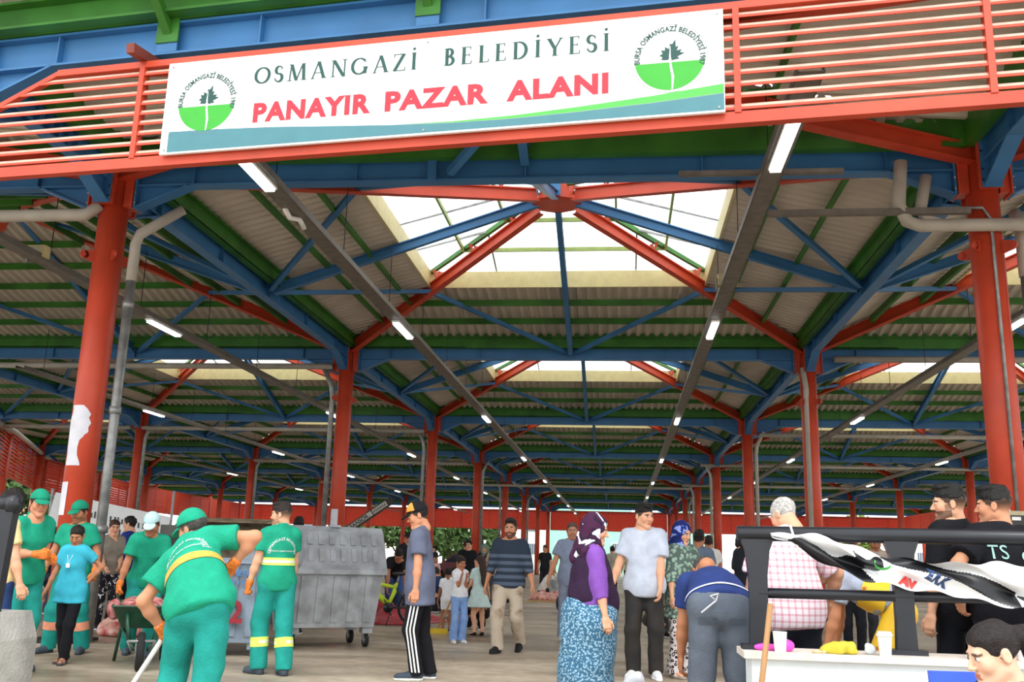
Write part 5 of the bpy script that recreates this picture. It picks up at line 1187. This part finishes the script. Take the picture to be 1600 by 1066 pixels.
# ================================================================ the people
GT = '1f9c7c'; GP = '23958a'
def pat_mat(name, kind, c1, c2, c3=None, scale=10.):
    if name in MATS: return MATS[name]
    m = bpy.data.materials.new(name); m.use_nodes = True; nt = m.node_tree; b = nt.nodes['Principled BSDF']; b.inputs['Roughness'].default_value = .85; b.inputs['Specular IOR Level'].default_value = .2
    tc = nd(nt, 'ShaderNodeTexCoord'); O = tc.outputs['Object']
    def ramp(src, stops):
        cr = nd(nt, 'ShaderNodeValToRGB'); e = cr.color_ramp.elements; cr.color_ramp.interpolation = 'CONSTANT'
        while len(e) < len(stops): e.new(.5)
        for el, (p, c) in zip(e, stops): el.position = p; el.color = (*lin(c), 1)
        nt.links.new(src, cr.inputs[0]); return cr.outputs[0]
    if kind == 'blotch':
        n = nd(nt, 'ShaderNodeTexNoise', Scale=scale, Detail=2., Distortion=1.2); nt.links.new(O, n.inputs['Vector']); nt.links.new(ramp(n.outputs[0], [(0,c1),(.52,c2),(.60,c3 or c2)]), b.inputs['Base Color'])
    elif kind == 'cells':
        n = nd(nt, 'ShaderNodeTexVoronoi', Scale=scale); nt.links.new(O, n.inputs['Vector']); nt.links.new(ramp(n.outputs['Distance'], [(0,c3 or c2),(.22,c2),(.48,c1)]), b.inputs['Base Color'])
    elif kind == 'hoops':
        s = nd(nt, 'ShaderNodeSeparateXYZ'); nt.links.new(O, s.inputs[0]); f = nd(nt, 'ShaderNodeMath', operation='MULTIPLY'); f.inputs[1].default_value = scale; nt.links.new(s.outputs[2], f.inputs[0])
        g = nd(nt, 'ShaderNodeMath', operation='FRACT'); nt.links.new(f.outputs[0], g.inputs[0]); inr = nd(nt, 'ShaderNodeMath', operation='LESS_THAN'); inr.inputs[1].default_value = c3; nt.links.new(s.outputs[2], inr.inputs[0])
        k = nd(nt, 'ShaderNodeMath', operation='MULTIPLY'); nt.links.new(g.outputs[0], k.inputs[0]); nt.links.new(inr.outputs[0], k.inputs[1]); nt.links.new(ramp(k.outputs[0], [(0,c1),(.5,c2)]), b.inputs['Base Color'])
    elif kind == 'plaid':
        s = nd(nt, 'ShaderNodeSeparateXYZ'); nt.links.new(O, s.inputs[0]); outs = []
        for i in (0, 2):
            f = nd(nt, 'ShaderNodeMath', operation='MULTIPLY'); f.inputs[1].default_value = scale; nt.links.new(s.outputs[i], f.inputs[0]); g = nd(nt, 'ShaderNodeMath', operation='FRACT'); nt.links.new(f.outputs[0], g.inputs[0])
            outs.append(ramp(g.outputs[0], [(0,'f4eef2'),(.40,c2),(.48,'f4eef2'),(.56,c2),(.64,'f4eef2')]))
        mx = nd(nt, 'ShaderNodeMix', data_type='RGBA', blend_type='MULTIPLY'); mx.inputs[0].default_value = 1; nt.links.new(outs[0], mx.inputs[6]); nt.links.new(outs[1], mx.inputs[7]); nt.links.new(mx.outputs[2], b.inputs['Base Color'])
    MATS[name] = m; return m
WHC = cloth('print_white', 'f4f6f4'); BANDO = cloth('band_orange', 'f0a94e', rough=.5); BANDY = cloth('band_lime', 'd9ee6a', rough=.5); BANDS = cloth('band_silver', 'e4e0cc', rough=.4); BANDP = cloth('band_salmon', 'f0a080', rough=.5)
def worker(label, loc, rz, band=None, legband=None, text=True, **kw):
    R = person(label, loc, rz, top='polo', topcol=GT, botcol=GP, gloves=True, shoes='shoe', shoecol='4f5a66', solecol='3c434c', baggy=kw.pop('bag', .006), hem=-.10, legw=1.9, hand=kw.pop('hand', ('grip','grip')), **kw)
    if band:
        c = R['chest']*.35+R['waist']*.65; torso_band(R, 'reflective_band', band[0], c, R['u2'], .075); 
        if band[1]: torso_band(R, 'reflective_stripe', band[1], c, R['u2'], .028, off=.008)
    if legband:
        for i in (0,1):
            leg_band(R, i, 'reflective_band', legband[0], .42, .095)
            if legband[1]: leg_band(R, i, 'reflective_stripe', legband[1], .42, .03)
    if text:
        S = R['S']; c = R['chest']+R['u2']*.015*S; 
        text_on(R, 'back_lettering', WHC, 'OSMANGAZİ BELEDİYESİ', .037*S, c+R['u2']*.075*S, R['rt'], R['u2'], R['fw'], arc=.125*S); text_on(R, 'back_lettering', WHC, 'TEMİZLİK İŞLERİ MÜDÜRLÜĞÜ', .020*S, c-R['u2']*.045*S, R['rt'], R['u2'], R['fw'])
    return R
# --- municipal workers
worker('stooping worker in green with an orange back band, seen from behind', (4.57,-6.19,0), 8, band=(BANDO,None), h=1.74, fat=1.08, bag=.022, lean=50, side=-36, pel=(.06,-.02,.90), head=(62,24,-8), hair='cap', capcol='1f9c7c', skin='a', haircol='4a4340', hl=(-.27,.34,.68), hr=(.16,.34,1.12), er=(1,-.2,.9), el=(-.5,-.3,-.5), beard=.15, fl=(-.13,.02,0,10), fr=(.15,-.06,0,-12))
worker('bareheaded young worker in green with lime bands, standing beside the dumpster', (3.78,-2.45,0), 38, band=(BANDY,BANDS), legband=(BANDY,BANDS), h=1.72, lean=0, head=(48,4,0), hair='fade', haircol='2a211c', beard=.35, skin='c', fl=(-.12,.10,0,22), fr=(.10,-.10,0,-5), hl=(-.28,.10,.84), hr=(.22,.16,.86))
worker('worker in green with a pale cap pushing the wheelbarrow', (1.76,-1.30,0), 208, h=1.72, lean=30, pel=(0,-.05,.90), head=(-15,28,0), hair='cap2', capcol='bfe0e4', skin='b', beard=.2, hl=(-.29,.16,.77), hr=(.29,.16,.77), fl=(-.12,.22,0,5), fr=(.12,-.22,0,-5), text=False)
W4 = worker('worker in green with green cap and moustache standing behind the girl', (.86,-1.33,0), 188, legband=(BANDP,None), h=1.74, head=(-14,14,0), hair='cap', capcol='1f8f70', skin='b', beard=.45, hl=(-.30,.10,.93), hr=(.30,.12,.90), fl=(-.20,.0,0,14), fr=(.20,.0,0,-14), text=False)
worker('worker in green with green cap and orange gloves at the far left', (1.36,-3.05,0), -112, legband=(BANDP,None), h=1.76, lean=8, head=(-22,8,0), hair='cap', capcol='1f8f70', skin='a', hl=(-.08,.30,1.08), hr=(.10,.32,1.12), text=False)
# --- foreground left
person('dark-haired man in a pale yellow shirt behind the left railing', (1.78,-4.05,0), -40, h=1.70, hair='short', topcol='e8cf96', botcol='2c4474', skin='c', head=(-20,18,0), hr=(.28,.12,.82))
G = person('girl in a turquoise tee and black leggings, hand on hip', (1.44,-2.30,0), 186, h=1.43, sex='f', hair='tied', haircol='1f1713', topcol='3fb6cf', botcol='1a1b20', skin='b', head=(8,26,0), hem=-.16, baggy=.012, legw=.7, shoes='sandal', shoecol='4a4648', solecol='7a7472', hl=(-.19,-.04,1.03), el=(-1,-.5,.1), hr=(.31,.10,.84), fl=(-.05,.10,0,12), fr=(.03,-.06,0,-12), fat=.9, sh=.92)
f_ = G['fw']; c = G['chest']

MB().tube([tuple(c-G['rt']*.03+f_*.118+G['u2']*.09), tuple(c+f_*.142+G['u2']*.0), tuple(c+G['rt']*.03+f_*.118+G['u2']*.09)], .003, 6).box(c[0]-.02,c[0]+.02,c[1]+.138,c[1]+.148,c[2]-.045,c[2]-.0).build('pendant', WHC, G['top'])
# --- centre
CG = person('youth in a slate tee, black and orange cap and striped track pants', (5.27,-2.36,0), 96, h=1.75, hair='cap', capcol='1d1d20', brimcol='1a1a1c', topcol='646a80', botcol='17181d', skin='a', head=(6,20,0), baggy=.018, hem=-.20, shoes='shoe', shoecol='3d4654', solecol='d8d8d4', hl=(-.24,.02,.82), hr=(.24,.06,.80), fl=(-.09,.03,0,6), fr=(.09,-.09,0,-10), lean=4, sleeve=.70, sh=.95)
b = bvh_of(CG['botVQ']); hp, kn, an, Rf, ft = CG['legs'][0]; S = CG['S']
for dx_ in (-.035,0,.035):
    P_ = []; D_ = []; W_ = []
    for i in range(26):
        t = i/25; q = (hp*(1-t*2)+kn*t*2 if t < .5 else kn*(2-2*t)+an*(2*t-1))*S; P_.append(q+A3((-.35,dx_,0))); D_.append(A3((1,0,0))); W_.append(A3((0,1,0)))
    V, F = ribbon_on(b, P_, D_, W_, .016, off=.005)
    if F: obj('stripe', mesh_data('stripe', V, F, WHC), CG['bot'])
hcx = CG['hc']; fo_ = Fld(); fo_.ell((0,-.008,.050), (.0905,.1098,.0998), .01); Vx, Qx = fo_.extract(.006, cuts=[((0,.018,.06), (0,-1,0)), ((0,0,.055), (0,.1,-1))]); cap_o = [o for o in CG['body'].children if o.name.startswith('cap')][0]
obj('front_panel', mesh_data('front_panel', xf(Vx, CG['Rh'], CG['hc']/S, 1.06)*S, Qx, cloth('cap_orange', 'f0a048'), True), cap_o)
STR = pat_mat('hooped_knit', 'hoops', '2f3a48', '566274', 1.30, 11.)
person('bearded man in a dark striped sweater and stained beige trousers walking forward', (5.82,.85,0), 172, h=1.78, hair='short', beard=.8, haircol='14100e', skin='a', top='sweater', topmat=STR, sleeve=1.45, baggy=.012, botmat=mat('stained_beige', 'b9ab98', .85, var=.25, scale=5, bump=.2, col2='8a6f5c', cmin=.30, cmax=.46), legw=1.6, shoes='shoe', shoecol='1e1e20', solecol='26262a', head=(4,6,0), hem=-.08, hl=(-.34,.06,.84), hr=(.33,-.02,.82), fl=(-.10,-.24,.04,4,18), fr=(.11,.16,0,-6), pel=(0,-.02,.905), sh=1.06)
person('middle-aged man in a washed blue-grey tee walking behind the woman in purple', (6.55,3.0,0), 186, h=1.80, hair='thin', haircol='4a4540', beard=.3, skin='a', topcol='8b96ae', botcol='8a93a8', hem=-.14, baggy=.012, shoes='shoe', shoecol='e0dcd8', head=(0,6,0), hr=(.36,.10,.88), hl=(-.3,0,.84), fl=(-.1,.1,0,5), fr=(.12,-.14,0,-5), legw=1.6)
person('girl in a white tee and light blue jeans with hands at her mouth', (4.95,2.05,0), -150, h=1.22, sex='f', hair='bun', haircol='2a1c14', skin='b', topcol='eef0f4', botcol='86a8dc', flare=.022, legw=1.2, hem=.0, head=(10,14,0), hl=(-.06,.22,1.33), hr=(.05,.22,1.36), shoes='shoe', shoecol='e8e8e8', solecol='f2f2f2', fat=.86, sh=.9)
person('girl in a pale mint dress with very long brown hair, back turned', (5.02,3.55,0), 28, h=1.24, sex='f', hair='long', haircol='3d261a', skin='c', top='dress', topcol='c6dcd8', bottom='none', skirt_z=.62, skirt_r=.30, head=(20,8,0), hl=(-.2,.22,1.0), shoes='slip', shoecol='1d1c1e', solecol='1d1c1e', fat=.86, sh=.9)
person('small child in white top and shorts behind the girl in jeans', (4.42,4.0,0), 10, h=1.02, hair='short', haircol='1a1412', skin='d', topcol='f0f0f2', bottom='shorts', botcol='eeeeee', shoes='shoe', shoecol='2b2b33', head=(0,20,0), fat=.95, lean=10)
def squat(label, loc, rz, **kw):
    d = dict(pel=(0,-.12,.30), lean=38, head=(0,22,0), fl=(-.13,.12,0,10), fr=(.13,.12,0,-10), hl=(-.12,.42,.30), hr=(.12,.42,.30)); d.update(kw); return person(label, loc, rz, **d)
squat('crouching person in black with a yellow cloth behind the girl in mint', (4.78,5.0,0), 170, hair='short', topcol='1d1d20', botcol='1c1c1f', res=.02, skin='b')
# --- right of centre
SCARF1 = pat_mat('scarf_plum', 'blotch', '43203c', '2c1a30', 'dfe8f2', 9.); FLOW = pat_mat('skirt_flowers', 'cells', '3a6480', '7ea2b8', 'b6cad6', 58.)
PW = person('woman in plum headscarf, purple sleeves, dark cardigan and flowered skirt', (7.08,-4.62,0), -78, h=1.56, sex='f', hair='scarf', scarfmat=SCARF1, skin='c', top='tee', topcol='8050a8', sleeve=1.42, hem=.06, bottom='skirt', botmat=FLOW, skirt_z=.05, skirt_r=.25, fat=1.28, belly=.05, head=(-14,14,0), hr=(.29,.10,.80), hl=(-.28,.12,.80), lean=3, shoes='slip', shoecol='222222')
# dark open cardigan over the purple sleeves
S = PW['S']; g = Fld(); P = PW['P']/S; wa = PW['waist']/S; ch_ = PW['chest']/S; ne = PW['neck']/S; u2 = PW['u2']; fw = PW['fw']; rt = PW['rt']
g.cone(P-u2*.24, wa, .222, .205, .06, flat=(fw,.92)); g.cone(wa, ch_, .205, .185, .06, flat=(fw,.90)); g.cone(ch_, ne-u2*.07, .182, .125, .06, flat=(fw,.9)); g.cone(ne-u2*.06-rt*.115, ne-u2*.06+rt*.115, .085, k=.06); g.ell(wa*.5+P*.5+fw*.10, (.17,.16,.2), .06)
V, Q = g.extract(.015, wr=.01, wf=24, cuts=[(P-u2*.22, -u2), (ne+u2*.0, u2)]); obj('cardigan', mesh_data('cardigan', V*S, Q, cloth('plum_knit', '33203a', bump=.5, bscale=90), True), PW['body'])
person('tall teenager in a pale grey tee and black track pants', (7.57,-1.48,0), 176, h=1.84, hair='fade', haircol='14110f', skin='c', topcol='c0c8d8', botmat=mat('dusty_black', '1b1b1f', .8, var=.3, scale=4, col2='2c2823'), baggy=.014, hem=-.13, sleeve=.75, fat=1.04, sh=1.06, head=(42,8,0), hl=(-.17,.17,.86), hr=(.34,.08,.86), shoes='shoe', shoecol='ecedf0', solecol='f4f4f4', fl=(-.12,0,0,12), fr=(.12,.04,0,-14), legw=1.3)
SCARF2 = pat_mat('scarf_navy', 'blotch', '1d2a66', '20307a', '8fa0e0', 8.); LEAFP = pat_mat('tunic_leaves', 'cells', '55665f', '8aa496', 'a3baaa', 24.); LEOP = pat_mat('leopard', 'cells', 'ddd6d6', '2a2426', 'cfc4c4', 26.)
person('woman in navy headscarf, leafy green tunic and leopard trousers', (7.99,-1.22,0), -142, h=1.66, sex='f', hair='scarf', scarfmat=SCARF2, skin='c', top='tee', topmat=LEAFP, sleeve=1.35, hem=-.26, baggy=.012, botmat=LEOP, legw=1.8, fat=1.08, head=(8,16,0), hr=(.26,.12,.82), hl=(-.26,.1,.82), shoes='slip', shoecol='d8d0c8', solecol='a89c90')
NB = person('man in navy top and grey cargo trousers bent double, seen from behind', (7.98,-5.38,0), 4, h=1.74, hair='short', haircol='4a4644', topcol='2b3c74', botcol='5c6470', lean=88, lean_lo=.62, pel=(0,-.06,.95), head=(0,95,0), hl=(-.2,.52,.42), hr=(.2,.52,.42), hem=-.03, legw=2.0, fat=1.12, fl=(-.16,0,0,8), fr=(.16,.02,0,-8), skin='b')
bv = bvh_of(NB['topVQ']); ap_ = cloth('apron_string', 'e6e8ee')
torso_band(NB, 'apron_string', ap_, NB['P']+(NB['waist']-NB['P'])*.12, (NB['waist']-NB['P']), .014, off=.008); Pn = NB['P']; MB().tube([tuple(Pn+A3((-.05,-.19,.03))), tuple(Pn+A3((-.09,-.21,.06))), tuple(Pn+A3((-.04,-.21,.075))), tuple(Pn+A3((-.05,-.19,.03))), tuple(Pn+A3((-.15,-.2,-.05)))], .006, 6).build('apron_bow', ap_, NB['top'], True)
bb = bvh_of(NB['botVQ'])
for s_ in (-1,1):
    V = []
    for x in np.linspace(-.06,.06,7):
        for z in np.linspace(-.02,.02,3): h_ = bb.ray_cast(Vector((s_*.10+x,-1,.84+z)), Vector((0,1,0))); V.append(A3(h_[0])-A3((0,.008,0)) if h_[0] is not None else A3((s_*.1+x,-.2,.84+z)))
    obj('pocket_flap', mesh_data('pocket_flap', V, [(i*3+j,i*3+3+j,i*3+4+j,i*3+1+j) for i in range(6) for j in range(2)], cloth('cloth_4f5763', '4f5763'), True), NB['bot'])
PLAID = pat_mat('red_plaid', 'plaid', 'f4eef2', 'd98a98', None, 22.)
person('white-haired man in a red and white plaid shirt, back turned at the railing', (8.50,-5.22,0), 6, h=1.70, hair='thin', haircol='c9c4c0', skin='c', top='shirt', topmat=PLAID, collar='e8dcdf', botcol='181b26', fat=1.26, sh=1.12, belly=.03, baggy=.02, hem=-.12, sleeve=.85, lean=10, head=(32,32,0), hl=(-.34,.12,.72), hr=(.36,.26,1.0), er=(1,-.3,-.2), fl=(-.14,0,0,5), fr=(.14,0,0,-5))
YO = person('grey-haired man in yellow overalls over a grey tee, bent down working', (9.46,-3.95,0), 78, h=1.74, hair='thin', haircol='6a6660', skin='b', beard=.2, topcol='aab2c4', botmat=mat('bloodied_yellow', 'e0b428', .6, var=.2, scale=7, col2='a85a20', cmin=.30, cmax=.36), lean=72, lean_lo=.7, pel=(0,-.08,.90), head=(-10,55,0), hl=(-.20,.52,.40), hr=(.22,.42,.38), hem=.10, legw=3.2, fat=1.08, fl=(-.18,.05,0,8), fr=(.18,-.1,0,-8), shoes='shoe', shoecol='33302c')
torso_band(YO, 'overall_bib', MATS['bloodied_yellow'], YO['waist']*.6+YO['chest']*.4, YO['u2'], .20, off=.010)
for s_ in (-1,1):
    bt = bvh_of(YO['topVQ']); P_ = []; D_ = []; W_ = []
    for i in range(16):
        q = YO['chest']*(1-i/15)+YO['waist']*(i/15)+YO['u2']*.12*(1-i/15)+YO['rt']*s_*.08; P_.append(q-YO['fw']*.4); D_.append(YO['fw']); W_.append(YO['rt'])
    V, F = ribbon_on(bt, P_, D_, W_, .04, off=.008)
    if F: obj('overall_strap', mesh_data('overall_strap', V, F, cloth('strap_black', '26262a')), YO['top'])
B1 = person('bearded young man in black seen from behind, looking left', (9.66,-5.10,0), 40, h=1.80, hair='fade', haircol='131110', beard=.7, skin='c', topcol='15161b', botcol='12141c', head=(38,4,0), baggy=.012, sleeve=.8, hem=-.14)
B2 = person('young man in black tee with clover print, back turned, hand hanging', (9.84,-5.42,0), 16, h=1.77, hair='fade', haircol='131110', skin='a', topcol='16171d', botcol='171c2c', head=(44,4,0), baggy=.02, sleeve=.75, hem=-.14, hl=(-.30,.02,1.02), el=(-1,-.6,-.1), hr=(.28,.0,.86), fat=1.06)
c = B2['chest']; MINT = cloth('print_mint', 'a9d6cc')
text_on(B2, 'back_lettering', MINT, 'TS', .13, c-B2['rt']*.10+B2['u2']*.01, B2['rt'], B2['u2'], B2['fw'])
Vc = []; Fc = []; bt = bvh_of(B2['topVQ'])
for k_, (ox, oz) in enumerate(((0,.04),(-.032,0),(.032,0),(0,-.045))):
    i0 = len(Vc); rr = .03 if k_ < 3 else .010
    for a in range(12):
        p = c+B2['rt']*(.12+ox+rr*math.cos(a*math.pi/6))+B2['u2']*(oz+.03+rr*math.sin(a*math.pi/6)*(1 if k_ < 3 else 2.2)); h_ = bt.ray_cast(Vector(p-B2['fw']*.4), Vector(B2['fw'])); Vc.append((A3(h_[0]) if h_[0] is not None else p)-B2['fw']*(.006+.001*k_))
    Fc.append(tuple(range(i0, i0+12)))
obj('clover_print', mesh_data('clover_print', Vc, Fc, MINT), B2['top'])
person('seated dark-haired woman at the lower right corner, hair tied back', (8.86,-8.16,0), 112, h=1.62, sex='f', hair='pony', haircol='231a1a', skin='e', topcol='3a3a44', botcol='2c2c34', pel=(0,-.05,.30), lean=16, head=(-14,18,0), fl=(-.14,.42,0,5), fr=(.14,.42,0,-5), hl=(-.14,.36,.42), hr=(.14,.36,.42))
person('black-haired woman in a black tee behind the plaid shirt', (8.82,-.15,0), -62, h=1.66, sex='f', hair='bob', haircol='151112', skin='c', topcol='1f2229', botcol='3f4a5c', head=(-8,16,0), hr=(.22,.26,1.0), sleeve=.7)
person('balding man in a beige tee and glasses beyond the railing', (11.2,3.2,0), 178, h=1.74, hair='thin', haircol='3c3632', beard=.5, skin='b', topcol='c9bcae', botcol='3a3a40', head=(0,24,0), hl=(-.1,.34,.98), hr=(.1,.34,.98), res=.02)
person('man in a white tee walking away between the women and the cow', (9.02,7.1,0), -6, h=1.76, hair='short', haircol='221c1a', skin='b', topcol='eeeae4', botcol='34363c', res=.022, hem=-.14, baggy=.015)
person('man in a slate tee behind the navy headscarf', (8.46,2.3,0), -20, h=1.70, hair='short', skin='b', topcol='6d7c90', botcol='30343c', res=.022)
# --- middle distance, left
person('woman with tied brown hair in a taupe shirt by the left column', (-.55,2.05,0), -140, h=1.64, sex='f', hair='tied', haircol='4a2c20', skin='c', topcol='8c8478', botmat=pat_mat('monochrome_print', 'blotch', '1c1c22', '26262e', 'd8dae0', 14.), res=.02, hl=(-.1,.26,1.0), hr=(.12,.26,.98), sleeve=.8)
person('dark-haired man in a navy tee facing left by the banner', (-1.0,3.4,0), 92, h=1.74, hair='short', skin='c', topcol='2a3f8c', botcol='26262c', res=.022)
person('man in a dark cap beside the man in navy', (-.95,5.2,0), 150, h=1.72, hair='cap', capcol='23262e', skin='b', topcol='d8dce4', botcol='30303a', res=.025)
person('person in a white shirt and red-brown hat in the left crowd', (-3.0,8.2,0), 170, h=1.66, hair='cap', capcol='7a4a3c', skin='b', topcol='e6e8f0', botcol='30303a', res=.025)
squat('man in a black tee sitting by the left column', (-3.1,4.5,0), -10, hair='short', topcol='20202a', botcol='3c4252', res=.022, pel=(0,-.05,.75), lean=12, hl=(-.2,.3,.75), hr=(.2,.3,.75), fl=(-.14,.3,0,8), fr=(.14,.3,0,-8), skin='b')
person('dark-haired man behind the two dumpsters', (2.3,2.4,0), 10, h=1.76, hair='short', topcol='3a4a6a', botcol='30303a', res=.022, skin='b')
# --- middle distance, by the bicycle and the meat
person('man in a black tee bent over the bicycle', (2.75,7.2,0), 200, h=1.74, hair='short', topcol='222226', botcol='3c5a8c', lean=70, pel=(0,-.1,.88), head=(0,60,0), hl=(-.15,.5,.5), hr=(.2,.45,.42), res=.02, skin='b')
person('man in a black tee standing behind the bicycle, looking right', (2.55,8.7,0), -120, h=1.74, hair='short', topcol='1e1f24', botcol='2f3540', lean=14, head=(0,24,0), hl=(-.1,.4,1.0), hr=(.12,.36,1.05), res=.02, skin='b')
CR = [  # label, x, y, heading, sitting, top, hair, bottoms
 ('child in a pink top in the crowd behind the bicycle',2.7,11.5,200,0,'e0b0ac','short','505868',1.25), ('pale-shirted child left of the bicycle crowd',1.1,11.8,190,0,'e6c8b8','short','303848',1.2), ('woman in a sage headscarf and beige coat in the crowd',4.0,13.0,20,0,'cfae8c','scarf','4a4a50',1.6), ('person in black behind the pink-topped child',3.4,12.6,170,0,'1d1d22','short','22242c',1.66), ('person in black by the parked car',2.6,17.0,0,0,'202024','short','26262c',1.72),
 ('man in a black tee with a yellow bag beyond the striped sweater',4.6,22.5,170,0,'232326','short','2a2a30',1.74), ('man in a grey-green tee standing with his back turned beyond the meat',7.0,22.0,15,0,'a09c8c','short','202024',1.76), ('crouching person in white with a beige cap at the meat',4.9,19.2,-60,1,'dcd8d0','cap','3a3a40',1.7), ('crouching person in black at the meat, right of the drum',6.3,19.6,70,1,'2c2e38','short','24262c',1.7), ('crouching person in green at the meat',5.6,20.6,180,1,'3c5a40','short','2a2c30',1.7), ('woman in a pale headscarf sitting at the meat',6.6,20.8,150,1,'d8d2ca','scarf','50505a',1.6), ('person in maroon standing far behind the meat',5.9,24.5,200,0,'5a3038','short','26262c',1.7),
 ('person in a white top sitting beyond the lime bicycle',3.7,10.2,120,1,'dcdcdc','short','3a4250',1.7), ('person in dark blue crouching beyond the bicycle saddle',3.3,9.6,60,1,'2c3f66','short','2a2c34',1.7), ('woman in a black headscarf left of the sage headscarf',3.55,14.4,180,0,'26262c','scarf','26262c',1.6), ('boy in a grey tee beside the red tarp',1.7,9.2,-140,0,'8a8d94','short','3c4250',1.35), ('person in dark red crouching behind the red tarp',1.5,13.2,170,1,'6a2c34','short','2c2c34',1.7), ('person in a light shirt by the parked car door',.6,37.5,190,0,'d6d2ca','short','34343c',1.7), ('person in black under the fourth left column',-1.6,33.5,160,0,'202024','short','2c2c34',1.72), ('person in olive beyond the black-tee man with the yellow bag',5.2,26.5,-170,0,'6a6a48','short','30303a',1.7),
 ('person in orange standing among the far crowd',4.1,15.,160,0,'b06a40','short','2c2c34',1.6), ('person crouching in khaki left of the navy headscarf',7.9,4.6,-160,1,'8a8472','short','4a4a48',1.7), ('person in pink far right of the white tee',10.2,10.8,190,0,'e6b8b4','short','30303a',1.62), ('boy in a dark tee crouched beyond the black trousers',11.5,-1.6,120,1,'252a30','short','2a3040',1.5), ('man crouching in dark green beyond the railing',11.0,-2.0,90,1,'27323a','short','1f232c',1.7), ('person in black bent at the far meat tables',10.6,2.2,170,0,'26282e','short','202228',1.6), ('person in grey far left beyond the awning',-7.,14.,160,0,'8c8f98','short','30303a',1.7), ('person in white at the far left wall',-9.5,18.,190,0,'dcdce0','short','30303a',1.7), ('person in blue among the left crowd',-2.2,10.5,-150,0,'4468a8','short','30303a',1.7), ('woman in a dark headscarf far down the middle aisle',3.0,27.,180,0,'3a3844','scarf','3a3844',1.6), ('person in red far down the middle aisle',2.0,30.,170,0,'9c3c38','short','2c2c34',1.7), ('person in beige far down the middle aisle',7.6,31.,10,0,'c8b89c','short','2c2c34',1.7), ('person in black far down the right aisle',12.6,26.,190,0,'222226','short','2c2c34',1.7)]
for lb, x, y, rz, sit, tc, hr_, bc, hh in CR:
    kw = dict(h=hh, hair=hr_, topcol=tc, botcol=bc, res=.03, group='people in the distance', skin=random.choice('abc'), haircol=random.choice(('17120f','2a1d16','3a2a20')), sex='f' if hr_ == 'scarf' else 'm', capcol='c8b08c', scarfmat=cloth('scarf_'+tc, '6f8a80' if 'sage' in lb else ('e0dcd4' if 'pale' in lb else '2c2c3a')))
    (squat if sit else person)(lb, (x, y, 0), rz, **kw)
